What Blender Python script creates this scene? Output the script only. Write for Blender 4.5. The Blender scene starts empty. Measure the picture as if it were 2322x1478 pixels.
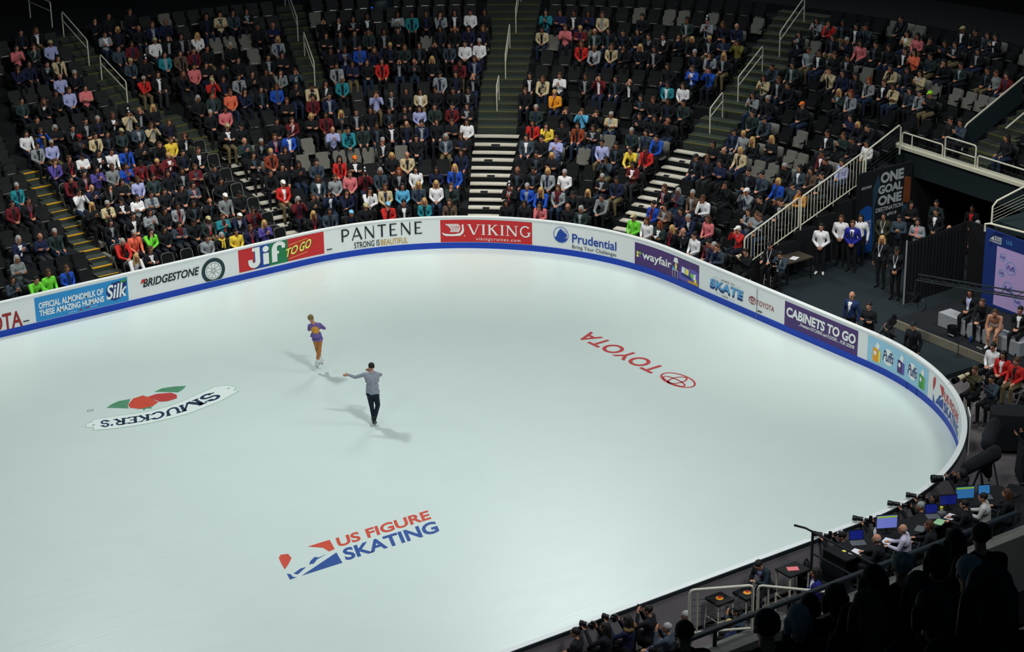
import bpy, bmesh, math, random
import numpy as np
from mathutils import Vector, Matrix
from mathutils.geometry import tessellate_polygon

# ------------------------------------------------------------------ camera, world, lights, exposure
SC = bpy.context.scene
COL = SC.collection
C_POS = (-10.91, -45.605, 23.92)
AZ, EL, RO, FPX = 0.95842, -0.37301, -0.0132, 4910.4
F = Vector((math.cos(EL)*math.cos(AZ), math.cos(EL)*math.sin(AZ), math.sin(EL)))
R0 = Vector((math.sin(AZ), -math.cos(AZ), 0)); U0 = R0.cross(F)
RV = R0*math.cos(RO)+U0*math.sin(RO); UV = -R0*math.sin(RO)+U0*math.cos(RO)
cam_d = bpy.data.cameras.new('camera'); cam = bpy.data.objects.new('camera', cam_d); COL.objects.link(cam)
cam_d.sensor_width = 36; cam_d.sensor_fit = 'HORIZONTAL'; cam_d.lens = 36*FPX/2322
cam_d.clip_start = 0.3; cam_d.clip_end = 300
m = Matrix.Identity(4)
for r in range(3):
    m[r][0], m[r][1], m[r][2], m[r][3] = RV[r], UV[r], -F[r], C_POS[r]
cam.matrix_world = m
SC.camera = cam
vs = SC.view_settings
vs.view_transform = 'Standard'; vs.look = 'None'; vs.gamma = 1.0; vs.use_curve_mapping = False
vs.exposure = 0.0
w = bpy.data.worlds.new('arena_air'); SC.world = w; w.use_nodes = True
bg = w.node_tree.nodes['Background']
bg.inputs[0].default_value = (0.10, 0.26, 0.42, 1); bg.inputs[1].default_value = 0.05

def area_lamp(x, y, z, tx, ty, power, size=2.2, spread=140, colour=(0.94, 1.0, 1.0)):
    d = bpy.data.lights.new('area_lamp', 'AREA'); d.shape = 'DISK'; d.size = size; d.energy = power
    d.color = colour; d.spread = math.radians(spread)
    o = bpy.data.objects.new('area_lamp', d); COL.objects.link(o); o.location = (x, y, z)
    o.rotation_euler = (Vector((tx, ty, 0))-Vector((x, y, z))).to_track_quat('-Z', 'Y').to_euler()
    return o
for x, k, sz in ((-8, .9, 7.0), (15, 1.25, 2.6), (36, .9, 7.0)):
    area_lamp(x, 17, 23, x*.85+2, 1, 805*k, sz, 105)
    area_lamp(x, -17, 23, x*.85+2, -1, 805*k, sz, 105)
area_lamp(14, 0, 25, 14, 0, 300, 6.0)
# added fill lamps that brighten the seating, the tunnel end and the press bench
for x, y, tx, ty, p in ((5, 10.5, 6, 17.6, 300), (18, 10, 19.5, 17.6, 300), (26, 7.5, 31, 13, 300), (27.5, -3.5, 36, -1.5, 300)):
    area_lamp(x, y, 16, tx, ty, p, 3.0, 75, (1.0, 0.95, 0.86))
area_lamp(17, -23, 17, 19, -12, 330, 4.0, 100, (0.95, 0.98, 1.0))  # added fill lamp, lifts the dark backs of the near boards

# ------------------------------------------------------------------ materials
def lin(c):
    c /= 255.0
    return c/12.92 if c <= 0.04045 else ((c+0.055)/1.055)**2.4
MATS = {}
def mat(name, rgb, rough=0.75, metal=0.0, spec=0.35, noise=0.12, scale=18.0, emit=0.0, bump=0.0):
    if name in MATS: return MATS[name]
    ma = bpy.data.materials.new(name); ma.use_nodes = True
    nt = ma.node_tree; b = nt.nodes['Principled BSDF']
    c = [lin(v) for v in rgb]
    b.inputs['Roughness'].default_value = rough; b.inputs['Metallic'].default_value = metal
    b.inputs['Specular IOR Level'].default_value = spec
    tc = nt.nodes.new('ShaderNodeTexCoord'); nz = nt.nodes.new('ShaderNodeTexNoise')
    nz.inputs['Scale'].default_value = scale; nz.inputs['Detail'].default_value = 4.0
    nt.links.new(tc.outputs['Object'], nz.inputs['Vector'])
    mx = nt.nodes.new('ShaderNodeMix'); mx.data_type = 'RGBA'
    mx.inputs[6].default_value = [v*(1-noise) for v in c]+[1]; mx.inputs[7].default_value = [min(1, v*(1+noise)) for v in c]+[1]
    nt.links.new(nz.outputs['Fac'], mx.inputs[0]); nt.links.new(mx.outputs[2], b.inputs['Base Color'])
    if emit:
        nt.links.new(mx.outputs[2], b.inputs['Emission Color']); b.inputs['Emission Strength'].default_value = emit
    if bump:
        bp = nt.nodes.new('ShaderNodeBump'); bp.inputs['Strength'].default_value = bump; bp.inputs['Distance'].default_value = 0.02
        nt.links.new(nz.outputs['Fac'], bp.inputs['Height']); nt.links.new(bp.outputs['Normal'], b.inputs['Normal'])
    MATS[name] = ma
    return ma

# ------------------------------------------------------------------ object helpers
def tag(o, label=None, cat=None, group=None, kind=None):
    if label: o['label'] = label
    if cat: o['category'] = cat
    if group: o['group'] = group
    if kind: o['kind'] = kind
    return o
def empty(name, loc=(0, 0, 0), rz=0.0, label=None, cat=None, group=None, kind=None):
    o = bpy.data.objects.new(name, None); COL.objects.link(o)
    o.location = loc; o.rotation_euler = (0, 0, rz); o.empty_display_size = 0.2
    return tag(o, label, cat, group, kind)
class MB:
    """collects shapes for ONE mesh"""
    def __init__(self): self.v = []; self.f = []; self.m = []; self.cur = 0
    def add(self, vs, fs, M=None):
        n = len(self.v)
        self.v += [tuple(M @ Vector(p)) if M is not None else tuple(p) for p in vs]
        for f in fs: self.f.append(tuple(i+n for i in f)); self.m.append(self.cur)
        return self
    def box(self, c, s, M=None, rz=0.0, rx=0.0, ry=0.0):
        x, y, z = s[0]/2, s[1]/2, s[2]/2
        T = Matrix.Translation(c) @ Matrix.Rotation(rz, 4, 'Z') @ Matrix.Rotation(ry, 4, 'Y') @ Matrix.Rotation(rx, 4, 'X')
        if M is not None: T = M @ T
        vs = [(sx*x, sy*y, sz*z) for sx in (-1, 1) for sy in (-1, 1) for sz in (-1, 1)]
        return self.add(vs, [(0, 1, 3, 2), (4, 6, 7, 5), (0, 4, 5, 1), (2, 3, 7, 6), (0, 2, 6, 4), (1, 5, 7, 3)], T)
    def hexa(self, p):  # 8 points: bottom 4 ring, top 4 ring
        return self.add(p, [(3, 2, 1, 0), (4, 5, 6, 7), (0, 1, 5, 4), (1, 2, 6, 5), (2, 3, 7, 6), (3, 0, 4, 7)])
    def tube(self, pts, r, n=8, closed=False, r2=None, M=None):
        P = [Vector(p) for p in pts]; k = len(P); vs = []; fs = []
        up = Vector((0, 0, 1)); prev = None
        for i in range(k):
            a = P[i-1] if (i or closed) else P[i]; b = P[(i+1) % k] if (i < k-1 or closed) else P[i]
            t = (b-a).normalized()
            if prev is None:
                x = t.cross(up)
                if x.length < 1e-3: x = t.cross(Vector((1, 0, 0)))
            else: x = prev-t*prev.dot(t)
            x.normalize(); prev = x; y = t.cross(x)
            rr = r if r2 is None else r+(r2-r)*i/max(1, k-1)
            for j in range(n):
                an = 2*math.pi*j/n; vs.append(P[i]+x*rr*math.cos(an)+y*rr*math.sin(an))
        for i in range(k if closed else k-1):
            for j in range(n):
                a, b = i*n+j, i*n+(j+1) % n; c, d = ((i+1) % k)*n+(j+1) % n, ((i+1) % k)*n+j
                fs.append((a, b, c, d))
        if not closed: fs += [tuple(range(n))[::-1], tuple((k-1)*n+j for j in range(n))]
        return self.add(vs, fs, M)
    def lathe(self, prof, n=16, M=None):  # prof [(r,z)]
        vs = []; fs = []; k = len(prof)
        for r, z in prof:
            for j in range(n): a = 2*math.pi*j/n; vs.append((r*math.cos(a), r*math.sin(a), z))
        for i in range(k-1):
            for j in range(n): fs.append((i*n+j, i*n+(j+1) % n, (i+1)*n+(j+1) % n, (i+1)*n+j))
        fs += [tuple(range(n))[::-1], tuple((k-1)*n+j for j in range(n))]
        return self.add(vs, fs, M)
    def ell(self, c, r, n=12, M=None):
        k = n//2+1; prof = [(max(1e-4, math.sin(math.pi*i/(k-1))), -math.cos(math.pi*i/(k-1))) for i in range(k)]
        T = Matrix.Translation(c) @ Matrix.Diagonal((r[0], r[1], r[2], 1))
        return self.lathe(prof, n, (M @ T) if M is not None else T)
    def prism(self, poly, d, M=None):  # poly in local xz plane, thickness along y (centred)
        n = len(poly); vs = [(x, -d/2, z) for x, z in poly]+[(x, d/2, z) for x, z in poly]
        tr = tessellate_polygon([[Vector((x, z, 0)) for x, z in poly]])
        fs = [tuple(t) for t in tr]+[tuple(i+n for i in t)[::-1] for t in tr]
        fs += [(i, (i+1) % n, (i+1) % n+n, i+n) for i in range(n)]
        return self.add(vs, fs, M)
    def build(self, name, mats, parent=None, smooth=False, loc=None, fix=True):
        me = bpy.data.meshes.new(name); me.from_pydata(self.v, [], self.f)
        for mm in (mats if isinstance(mats, (list, tuple)) else [mats]): me.materials.append(mm)
        me.polygons.foreach_set('material_index', self.m)
        if fix:
            bm = bmesh.new(); bm.from_mesh(me); bmesh.ops.recalc_face_normals(bm, faces=bm.faces); bm.to_mesh(me); bm.free()
        if smooth:
            me.polygons.foreach_set('use_smooth', [True]*len(me.polygons))
            if smooth != 'all':
                try: me.set_sharp_from_angle(angle=math.radians(40))
                except Exception: pass
        o = bpy.data.objects.new(name, me); COL.objects.link(o)
        if parent is not None: o.parent = parent
        if loc is not None: o.location = loc
        return o
def struct(o): o['kind'] = 'structure'; return o
def copy_tree(o, parent=None):
    c = o.copy(); COL.objects.link(c)
    if parent is not None: c.parent = parent
    for ch in list(o.children): copy_tree(ch, c)
    return c

# ------------------------------------------------------------------ rink geometry (regulation sheet, rounded corners)
HALF, LEN, RAD = 12.954, 30.48, 8.6
CX, CY = LEN-RAD, HALF-RAD
Q1 = RAD*math.pi/2; S_E = Q1+2*CY; S_N = S_E+Q1
def BP(s, off=0.0):
    """point at arc length s along the boards (0 = start of far corner), off metres outward; also the outward normal"""
    if s < 0: p, n = (CX+s, HALF), (0, 1)
    elif s < Q1: a = s/RAD; n = (math.sin(a), math.cos(a)); p = (CX+RAD*n[0], CY+RAD*n[1])
    elif s < S_E: p, n = (LEN, CY-(s-Q1)), (1, 0)
    elif s < S_N: a = (s-S_E)/RAD; n = (math.cos(a), -math.sin(a)); p = (CX+RAD*n[0], -CY+RAD*n[1])
    else: p, n = (CX-(s-S_N), -HALF), (0, -1)
    return Vector((p[0]+n[0]*off, p[1]+n[1]*off, 0)), Vector((n[0], n[1], 0))
def ring(mb, s0, s1, t0, t1, z0, z1, step=0.25, tf=None):
    """solid strip following the boards between offsets t0..t1 and heights z0..z1"""
    n = max(1, int(math.ceil((s1-s0)/step))); vs = []; fs = []
    for k in range(n+1):
        s = s0+(s1-s0)*k/n; d = tf(s) if tf else 0.0
        a, _ = BP(s, t0+d); b, _ = BP(s, t1+d)
        vs += [(a.x, a.y, z0), (b.x, b.y, z0), (b.x, b.y, z1), (a.x, a.y, z1)]
    for k in range(n):
        i, j = 4*k, 4*k+4
        for q in range(4): fs.append((i+q, i+(q+1) % 4, j+(q+1) % 4, j+q))
    fs += [(0, 1, 2, 3), (4*n+3, 4*n+2, 4*n+1, 4*n)]
    return mb.add(vs, fs)

M_ICE = mat('ice', (208, 221, 216), rough=0.28, spec=0.5, noise=0.03, scale=0.7)
def ice_detail():
    nt = M_ICE.node_tree; b = nt.nodes['Principled BSDF']
    tc = nt.nodes['Texture Coordinate']; mp = nt.nodes.new('ShaderNodeMapping'); mp.inputs['Scale'].default_value = (0.35, 5.0, 1)
    mp.inputs['Rotation'].default_value = (0, 0, 0.5)
    n2 = nt.nodes.new('ShaderNodeTexNoise'); n2.inputs['Scale'].default_value = 2.0; n2.inputs['Detail'].default_value = 6
    nt.links.new(tc.outputs['Object'], mp.inputs['Vector']); nt.links.new(mp.outputs['Vector'], n2.inputs['Vector'])
    bp = nt.nodes.new('ShaderNodeBump'); bp.inputs['Strength'].default_value = 0.10; bp.inputs['Distance'].default_value = 0.02
    nt.links.new(n2.outputs['Fac'], bp.inputs['Height']); nt.links.new(bp.outputs['Normal'], b.inputs['Normal'])
    mr = nt.nodes.new('ShaderNodeMapRange'); mr.inputs['To Min'].default_value = 0.22; mr.inputs['To Max'].default_value = 0.40
    nt.links.new(n2.outputs['Fac'], mr.inputs['Value']); nt.links.new(mr.outputs['Result'], b.inputs['Roughness'])
ice_detail()
mb = MB(); loop = []
for k in range(160):
    s = -2*CX+k*0.0
pts = [BP(s)[0] for s in [-44]+list(np.linspace(0, Q1, 40))+list(np.linspace(S_E, S_N, 40))+[S_N+44]]
top = [(p.x, p.y, 0.0) for p in pts]; bot = [(p.x, p.y, -0.12) for p in pts]; n = len(pts)
mb.add(top+bot, [tuple(range(n)), tuple(range(n, 2*n))[::-1]]+[(i, (i+1) % n, (i+1) % n+n, i+n) for i in range(n)])
ice = mb.build('floor_ice', M_ICE); struct(ice)
# arena floor around the rink (dark rubber / concrete)
M_FLOOR = mat('floor_concrete', (92, 86, 88), rough=0.85, noise=0.25, scale=3)
M_CARPET = mat('carpet_black', (14, 22, 30), rough=0.95, noise=0.4, scale=40)
mb = MB(); mb.box((12, 0, -0.31), (150, 120, 0.34)); struct(mb.build('floor', M_FLOOR))
mb = MB(); mb.box((39, -0.9, -0.07), (16.0, 8.2, 0.17))
M_BL = mat('black_drape', (9, 12, 17), rough=0.9, noise=0.3, scale=6)

# ------------------------------------------------------------------ dasher boards
M_BW = mat('board_white', (226, 230, 230), rough=0.45, noise=0.02, scale=2)
M_BLUE = mat('kick_blue', (8, 62, 178), rough=0.5, noise=0.06, scale=3)
M_BOUT = mat('board_back_grey', (128, 122, 126), rough=0.8, noise=0.15, scale=3)
M_DK = mat('dark_steel', (30, 40, 46), rough=0.5, noise=0.1)
M_BLK = mat('flat_black', (12, 16, 22), rough=0.7, noise=0.2)
board = empty('dasher_board', (0, 0, 0), 0, 'white rink boards with blue kick strip curving round the ice', 'dasher board')
S0, S1 = -24.0, 82.0
mb = MB(); ring(mb, S0, S1, 0.0, 0.10, -0.02, 1.07); mb.build('face_panel', M_BW, board)
mb = MB(); ring(mb, S0, S1, -0.012, 0.0, 0.0, 0.205); mb.build('kick_strip', M_BLUE, board)['label'] = 'blue kick strip along the ice'
mb = MB(); ring(mb, S0, S1, -0.015, 0.13, 1.06, 1.10); mb.build('top_rail', M_BW, board)
mb = MB(); ring(mb, S_E+3, S1, 0.10, 0.125, -0.02, 1.05); mb.build('back_panel', M_BOUT, board)['label'] = 'grey back of the near boards'
mb = MB(); ring(mb, S_E+6, S1, 0.125, 0.15, 1.02, 1.09); mb.build('edge_trim', M_DK, board)
for s in (17.5, 24.1, 24.62):
    mb = MB(); a, nn = BP(s, -0.014); mb.box((a.x, a.y, 0.10 if s > 20 else 0.5), (0.012, 0.014, 0.2 if s > 20 else 1.0), rz=math.atan2(nn.y, nn.x)+math.pi/2)
    mb.build('panel_joint', M_BOUT if s < 20 else M_BLK, board)

# ------------------------------------------------------------------ decals: lettering and emblems lying on the boards / the ice
def text_geo(txt, bold=0.0, shear=0.0, spacing=1.0):
    cu = bpy.data.curves.new('lettering', 'FONT'); cu.body = txt; cu.offset = bold; cu.shear = shear
    cu.space_character = spacing; cu.resolution_u = 4; cu.fill_mode = 'FRONT'
    o = bpy.data.objects.new('lettering', cu); COL.objects.link(o)
    dg = bpy.context.evaluated_depsgraph_get(); me = bpy.data.meshes.new_from_object(o.evaluated_get(dg))
    v = [(p.co.x, p.co.y) for p in me.vertices]; f = [tuple(p.vertices) for p in me.polygons]
    bpy.data.objects.remove(o); bpy.data.curves.remove(cu); bpy.data.meshes.remove(me)
    xs = [p[0] for p in v]; ys = [p[1] for p in v]
    x0, x1, y0, y1 = min(xs), max(xs), min(ys), max(ys)
    return [((x-x0)/(x1-x0), (y-y0)/(y1-y0)) for x, y in v], f
def decal(name, geo, fn, ma, parent, step=None):
    """geo = (2D verts, faces) mapped by fn(u,v) -> xyz"""
    v, f = geo
    bm = bmesh.new(); bv = [bm.verts.new((x, y, 0)) for x, y in v]
    for q in f:
        try: bm.faces.new([bv[i] for i in q])
        except ValueError: pass
    if step:
        x0 = min(p[0] for p in v); x1 = max(p[0] for p in v); k = int((x1-x0)/step)
        for i in range(1, k+1):
            bmesh.ops.bisect_plane(bm, geom=bm.verts[:]+bm.edges[:]+bm.faces[:], plane_co=(x0+i*(x1-x0)/(k+1), 0, 0), plane_no=(1, 0, 0))
    for p in bm.verts: p.co = fn(p.co.x, p.co.y)
    me = bpy.data.meshes.new(name); bm.to_mesh(me); bm.free(); me.materials.append(ma)
    o = bpy.data.objects.new(name, me); COL.objects.link(o); o.parent = parent
    return o
def polys(*ps):
    v = []; f = []
    for p in ps:
        n = len(v); v += list(p)
        f += [tuple(i+n for i in t) for t in tessellate_polygon([[Vector((x, y, 0)) for x, y in p]])]
    return v, f
def ellp(cx, cy, rx, ry, n=28, a0=0, a1=2*math.pi):
    return [(cx+rx*math.cos(a0+(a1-a0)*i/n), cy+ry*math.sin(a0+(a1-a0)*i/n)) for i in range(n if a1-a0 > 6.28 else n+1)]
def band(pts, w, closed=False, w2=None):
    """thick 2D polyline as quads"""
    P = [Vector((x, y)) for x, y in pts]; k = len(P); v = []; f = []
    for i in range(k):
        a = P[i-1] if (i or closed) else P[i]; b = P[(i+1) % k] if (i < k-1 or closed) else P[i]
        t = (b-a).normalized(); nrm = Vector((-t.y, t.x))
        ww = w if w2 is None else w+(w2-w)*i/max(1, k-1)
        v += [tuple(P[i]+nrm*ww/2), tuple(P[i]-nrm*ww/2)]
    for i in range(k if closed else k-1):
        j = (i+1) % k; f.append((2*i, 2*i+1, 2*j+1, 2*j))
    return v, f
def join(*gs):
    v = []; f = []
    for gv, gf in gs:
        n = len(v); v += list(gv); f += [tuple(i+n for i in q) for q in gf]
    return v, f
def BM(lift): return lambda s, z: (BP(s, -lift)[0].x, BP(s, -lift)[0].y, z)
def fit(geo, x0, x1, y0, y1, skew=0.0):
    return [(x0+(x1-x0)*u, y0+(y1-y0)*v_+skew*u) for u, v_ in geo[0]], geo[1]
def btext(parent, txt, s0, s1, z0, z1, ma, bold=0.0, shear=0.0, lift=0.014, skew=0.0, name='lettering', spacing=1.0):
    return decal(name, fit(text_geo(txt, bold, shear, spacing), s0, s1, z0, z1, skew), BM(lift), ma, parent, step=0.2)
def panel(parent, s0, s1, z0, z1, ma, lift=0.005, name='panel'):
    return decal(name, polys([(s0, z0), (s1, z0), (s1, z1), (s0, z1)]), BM(lift), ma, parent, step=0.2)
def bdecal(parent, name, geo, ma, lift=0.014): return decal(name, geo, BM(lift), ma, parent, step=0.2)
def banner(s, label): 
    return empty('advertising_banner', (0, 0, 0), 0, label, 'banner', 'banners on the rink boards')
# serif stroke letters in a 0..1 high box: (advance, [(polyline, weight)], [serif points (x,y)])
def arc(cx, cy, rx, ry, a0, a1, n=10): return [(cx+rx*math.cos(math.radians(a0+(a1-a0)*i/n)), cy+ry*math.sin(math.radians(a0+(a1-a0)*i/n))) for i in range(n+1)]
SER = {
 'V': (0.9, [([(0.06, 1), (0.45, 0)], 1), ([(0.84, 1), (0.48, 0)], .45)], [(0.06, 1), (0.84, 1)]),
 'I': (0.34, [([(0.17, 0), (0.17, 1)], 1)], [(0.17, 0), (0.17, 1)]),
 'K': (0.86, [([(0.16, 0), (0.16, 1)], 1), ([(0.16, .45), (0.68, 1)], .5), ([(0.34, .62), (0.76, 0)], 1)], [(0.16, 0), (0.16, 1), (0.68, 1), (0.76, 0)]),
 'N': (0.96, [([(0.12, 0), (0.12, 1)], .5), ([(0.12, 1), (0.82, 0)], 1), ([(0.82, 0), (0.82, 1)], .5)], [(0.12, 0), (0.12, 1), (0.82, 1)]),
 'G': (0.95, [(arc(.48, .5, .4, .5, 45, 315, 16), .8), ([(0.78, .1), (0.78, .42)], 1)], [(0.78, .42)]),
 'S': (0.72, [(arc(.35, .74, .26, .25, 20, 270, 10)+arc(.35, .25, .28, .25, 85, -160, 10), .85)], [(0.6, .80), (.09, .18)]),
 'M': (1.1, [([(0.14, 0), (0.14, 1)], .7), ([(0.14, 1), (0.54, 0)], 1), ([(0.54, 0), (0.95, 1)], .6), ([(0.95, 1), (0.95, 0)], 1)], [(0.14, 0), (0.95, 0), (0.14, 1), (.95, 1)]),
 'U': (0.95, [([(0.14, 1), (0.14, .35)]+arc(.46, .33, .32, .33, 180, 360, 8)+[(0.78, 1)], .9)], [(0.14, 1), (.78, 1)]),
 'C': (0.9, [(arc(.48, .5, .38, .5, 45, 315, 16), .9)], [(0.76, .82), (.76, .18)]),
 'E': (0.8, [([(0.16, 0), (0.16, 1)], 1), ([(0.16, .95), (0.68, .95)], .6), ([(0.16, .5), (0.55, .5)], .6), ([(0.16, .05), (0.7, .05)], .6)], [(0.68, .88), (.7, .12), (.16, 0), (.16, 1)]),
 'R': (0.9, [([(0.16, 0), (0.16, 1)], 1), ([(0.16, .95), (0.4, .95)]+arc(.42, .73, .25, .22, 90, -90, 8)+[(0.16, .5)], .8), ([(0.4, .5), (0.76, 0)], 1)], [(0.16, 0), (0.16, 1), (.76, 0)]),
 "'": (0.25, [([(0.14, 1), (0.1, .72)], .8)], []),
 'P': (0.78, [([(0.14, 0), (0.14, 1)], 1), ([(0.14, .95), (0.4, .95)]+arc(.4, .70, .28, .25, 90, -90, 8)+[(0.14, .45)], .8)], []),
 'A': (0.9, [([(0.04, 0), (0.44, 1)], .6), ([(0.44, 1), (0.86, 0)], 1), ([(0.2, .33), (0.7, .33)], .6)], []),
 'T': (0.8, [([(0.4, 0), (0.4, 1)], 1), ([(0.04, .95), (0.76, .95)], .7)], []),
}
def serif_text(txt, wt=0.15, sw=0.30, sh=0.07, gap=0.10, spread=None):
    gs = []; x = 0
    for ch in txt:
        adv, strokes, sers = SER[ch]; st = []
        for pl, k in strokes: st.append(band([(x+a, b) for a, b in pl], wt*k))
        for a, b in sers:
            yy = min(max(b, sh/2), 1-sh/2); st.append(polys([(x+a-sw/2, yy-sh/2), (x+a+sw/2, yy-sh/2), (x+a+sw/2, yy+sh/2), (x+a-sw/2, yy+sh/2)]))
        gs += st; x += adv+gap
    v, f = join(*gs); x0 = min(p[0] for p in v); x1 = max(p[0] for p in v)
    y0 = min(p[1] for p in v); y1 = max(p[1] for p in v)
    return [((a-x0)/(x1-x0), (b-y0)/(y1-y0)) for a, b in v], f
# ------------------------------------------------------------------ advertising on the boards
def ink(name, rgb, **k): return mat(name, rgb, rough=0.5, noise=0.05, scale=5, **k)
I_RED = ink('print_red', (196, 38, 42)); I_WHITE = ink('print_white', (232, 236, 234)); I_BLACK = ink('print_black', (18, 30, 36))
I_SKY = ink('print_skyblue', (40, 140, 205)); I_NAVY = ink('print_navy', (14, 44, 112)); I_GREEN = ink('print_green', (26, 122, 74))
I_YEL = ink('print_yellow', (236, 226, 96)); I_GOLD = ink('print_gold', (196, 152, 50)); I_PURP = ink('print_purple', (72, 44, 108))
I_TYRE = ink('print_tyre', (24, 54, 58)); I_GREY = ink('print_grey', (170, 180, 182)); I_ROY = ink('print_royal', (22, 66, 160))
I_CAB = ink('print_cyan', (86, 160, 214)); I_ORA = ink('print_orange', (236, 160, 30)); I_LILAC = ink('print_lilac', (96, 84, 176))
I_DRED = ink('print_darkred', (150, 34, 40)); I_LIME = ink('print_lime', (112, 190, 84)); I_LEAF = ink('print_leaf', (60, 150, 60))
def emblem_toyota(parent, cx, cy, rx, ry, ma, fn, w):
    g = join(band(ellp(cx, cy, rx, ry, 36), w, True), band(ellp(cx, cy+ry*.42, rx*.72, ry*.42, 28), w*.9, True), band(ellp(cx, cy+ry*.06, rx*.30, ry*.88, 28), w*.9, True))
    return decal('emblem', g, fn, ma, parent)
a = banner(0, 'white board advert with red car maker lettering at far left edge')
btext(a, 'TOYOTA', -11.75, -9.76, 0.20, 0.73, I_DRED, bold=.02)
mb = MB(); mb.box((BP(-9.64, -.012)[0].x, HALF-.012, 0.335), (0.19, .012, .03)); tag(mb.build('door_latch', M_BLK), 'black slot latch on white board left of blue almond milk banner', 'latch')
mb = MB(); mb.box((BP(1.0, -.012)[0].x, BP(1.0, -.012)[0].y, 0.38), (0.19, .014, .03), rz=-1.0/RAD); tag(mb.build('door_latch', M_BLK), 'black slot latch between red green banner and black lettered advert', 'latch')
q = BP(17.64, -.012)[0]; mb = MB(); mb.box((q.x, q.y, 0.30), (.014, 0.19, .03)); tag(mb.build('door_latch', M_BLK), 'black slot latch under small dark red car advert', 'latch')

a = banner(0, 'sky blue almond milk banner with white capitals and dark blue oval')
panel(a, -9.32, -6.23, 0.22, 1.0, I_SKY)
btext(a, 'OFFICIAL ALMONDMILK OF', -9.2, -7.06, 0.61, 0.82, I_WHITE, bold=.03); btext(a, 'THESE AMAZING HUMANS', -9.2, -7.06, 0.37, 0.57, I_WHITE, bold=.03)
btext(a, 'OFFICIAL', -8.26, -7.98, 0.27, 0.30, I_WHITE); btext(a, 'SPONSOR', -7.6, -7.3, 0.29, 0.32, I_WHITE)
bdecal(a, 'emblem', polys([(-7.93, .27), (-7.84, .33), (-7.8, .27)], [(-7.78, .30), (-7.55, .34), (-7.55, .30)]), I_DRED)
bdecal(a, 'emblem', polys([(-6.97, .62), (-6.94, .78), (-6.78, .90), (-6.55, .93), (-6.32, .88), (-6.26, .92), (-6.28, .72), (-6.34, .52), (-6.5, .38), (-6.7, .33), (-6.88, .40)]), I_NAVY)
bdecal(a, 'leaf', polys([(-6.5, .92), (-6.24, .97), (-6.30, .88), (-6.42, .86)]), I_LEAF, .017)
btext(a, 'Silk', -6.98, -6.27, 0.40, 0.87, I_WHITE, bold=.02, shear=.25, lift=.02)

a = banner(0, 'black italic tyre maker lettering with red wedge and wheel on white board')
btext(a, 'BRIDGESTONE', -5.72, -3.74, 0.53, 0.80, I_BLACK, bold=.025, shear=.28)
bdecal(a, 'emblem', polys([(-5.80, .66), (-5.74, .80), (-5.60, .80), (-5.70, .70)]), I_RED, .017)
cx, cy, r = -3.25, 0.555, 0.42
def clipy(p, y0=.225): return [(x, max(y, y0)) for x, y in p]
bdecal(a, 'tyre', polys(clipy(ellp(cx, cy, r, r, 40))), I_TYRE, .008)
bdecal(a, 'rim', polys(clipy(ellp(cx, cy, r*.70, r*.70, 36))), I_WHITE, .012)
g = [band(ellp(cx, cy, r*.60, r*.60, 36), .012, True), band(ellp(cx, cy, r*.12, r*.12, 14), .015, True), band(ellp(cx, cy, r*.2, r*.2, 14), .008, True)]
for k in range(5):
    an = math.pi/2+k*2*math.pi/5
    for d in (-.30, .30): g.append(band([(cx+r*.20*math.cos(an+d*1.6), cy+r*.20*math.sin(an+d*1.6)), (cx+r*.57*math.cos(an+d), cy+r*.57*math.sin(an+d))], .012))
bdecal(a, 'spokes', join(*g), I_TYRE, .017)

a = banner(0, 'red blue green banner with fat white letters and slanted yellow words')
panel(a, -2.33, -1.76, .27, 1.03, I_RED); panel(a, -1.76, -1.2, .27, 1.03, I_ROY, name='blue_panel'); panel(a, -1.2, -0.52, .27, 1.03, I_GREEN, name='green_panel'); panel(a, -0.52, 0.82, .27, 1.03, I_RED)
J = polys([(-1.83, 1.0), (-1.55, 1.0), (-1.55, .55)]+arc(-1.77, .53, .22, .21, 0, -180, 10)+[(-1.99, .62), (-1.83, .62)]+arc(-1.78, .55, .05, .06, 180, 360, 5)+[(-1.73, .60), (-1.73, .88), (-1.83, .88)])
ii = polys([(-1.44, .36), (-1.23, .36), (-1.23, .74), (-1.44, .74)], ellp(-1.335, .88, .115, .105, 20))
ff = polys([(-1.12, .36), (-.92, .36), (-.92, .62), (-.85, .62), (-.85, .72), (-.92, .72), (-.92, .84)]+arc(-.83, .84, .09, .06, 180, 0, 6)+[(-.74, .78), (-.62, .78), (-.62, .86)]+arc(-.85, .84, .25, .19, 0, 180, 12)+[(-1.12, .80)])
bdecal(a, 'outline', ([(x+.025, y-.02) for x, y in join(J, ii, ff)[0]], join(J, ii, ff)[1]), I_BLACK, .010)
bdecal(a, 'lettering', join(J, ii, ff), I_WHITE, .014)
for dx, dz, ma, li, bo in ((.02, -.015, I_BLACK, .010, .06), (0, 0, I_YEL, .016, .03)):
    btext(a, 'TO', -.60+dx, -.14+dx, .42+dz, .70+dz, ma, bold=bo, shear=.3, lift=li, skew=.10, name='lettering'); btext(a, 'GO', -.09+dx, .36+dx, .50+dz, .80+dz, ma, bold=bo, shear=.3, lift=li, skew=.10, name='lettering')
for y0, y1 in ((.36, .46), (.82, .92)): bdecal(a, 'speed_line', band([(-.5, y0), (.2, y1)], .012), I_YEL, .016)

a = banner(0, 'tall black capitals with gold word below on plain white board')
decal('lettering', fit(serif_text('PANTENE', .15, .0, .01, .16), 1.45, 4.2, .53, 1.0), BM(.014), I_BLACK, a, .2)
btext(a, 'STRONG IS', 1.88, 2.76, .26, .47, I_BLACK, bold=.01); btext(a, 'BEAUTIFUL', 2.8, 3.71, .26, .46, I_GOLD, bold=.01)

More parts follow.
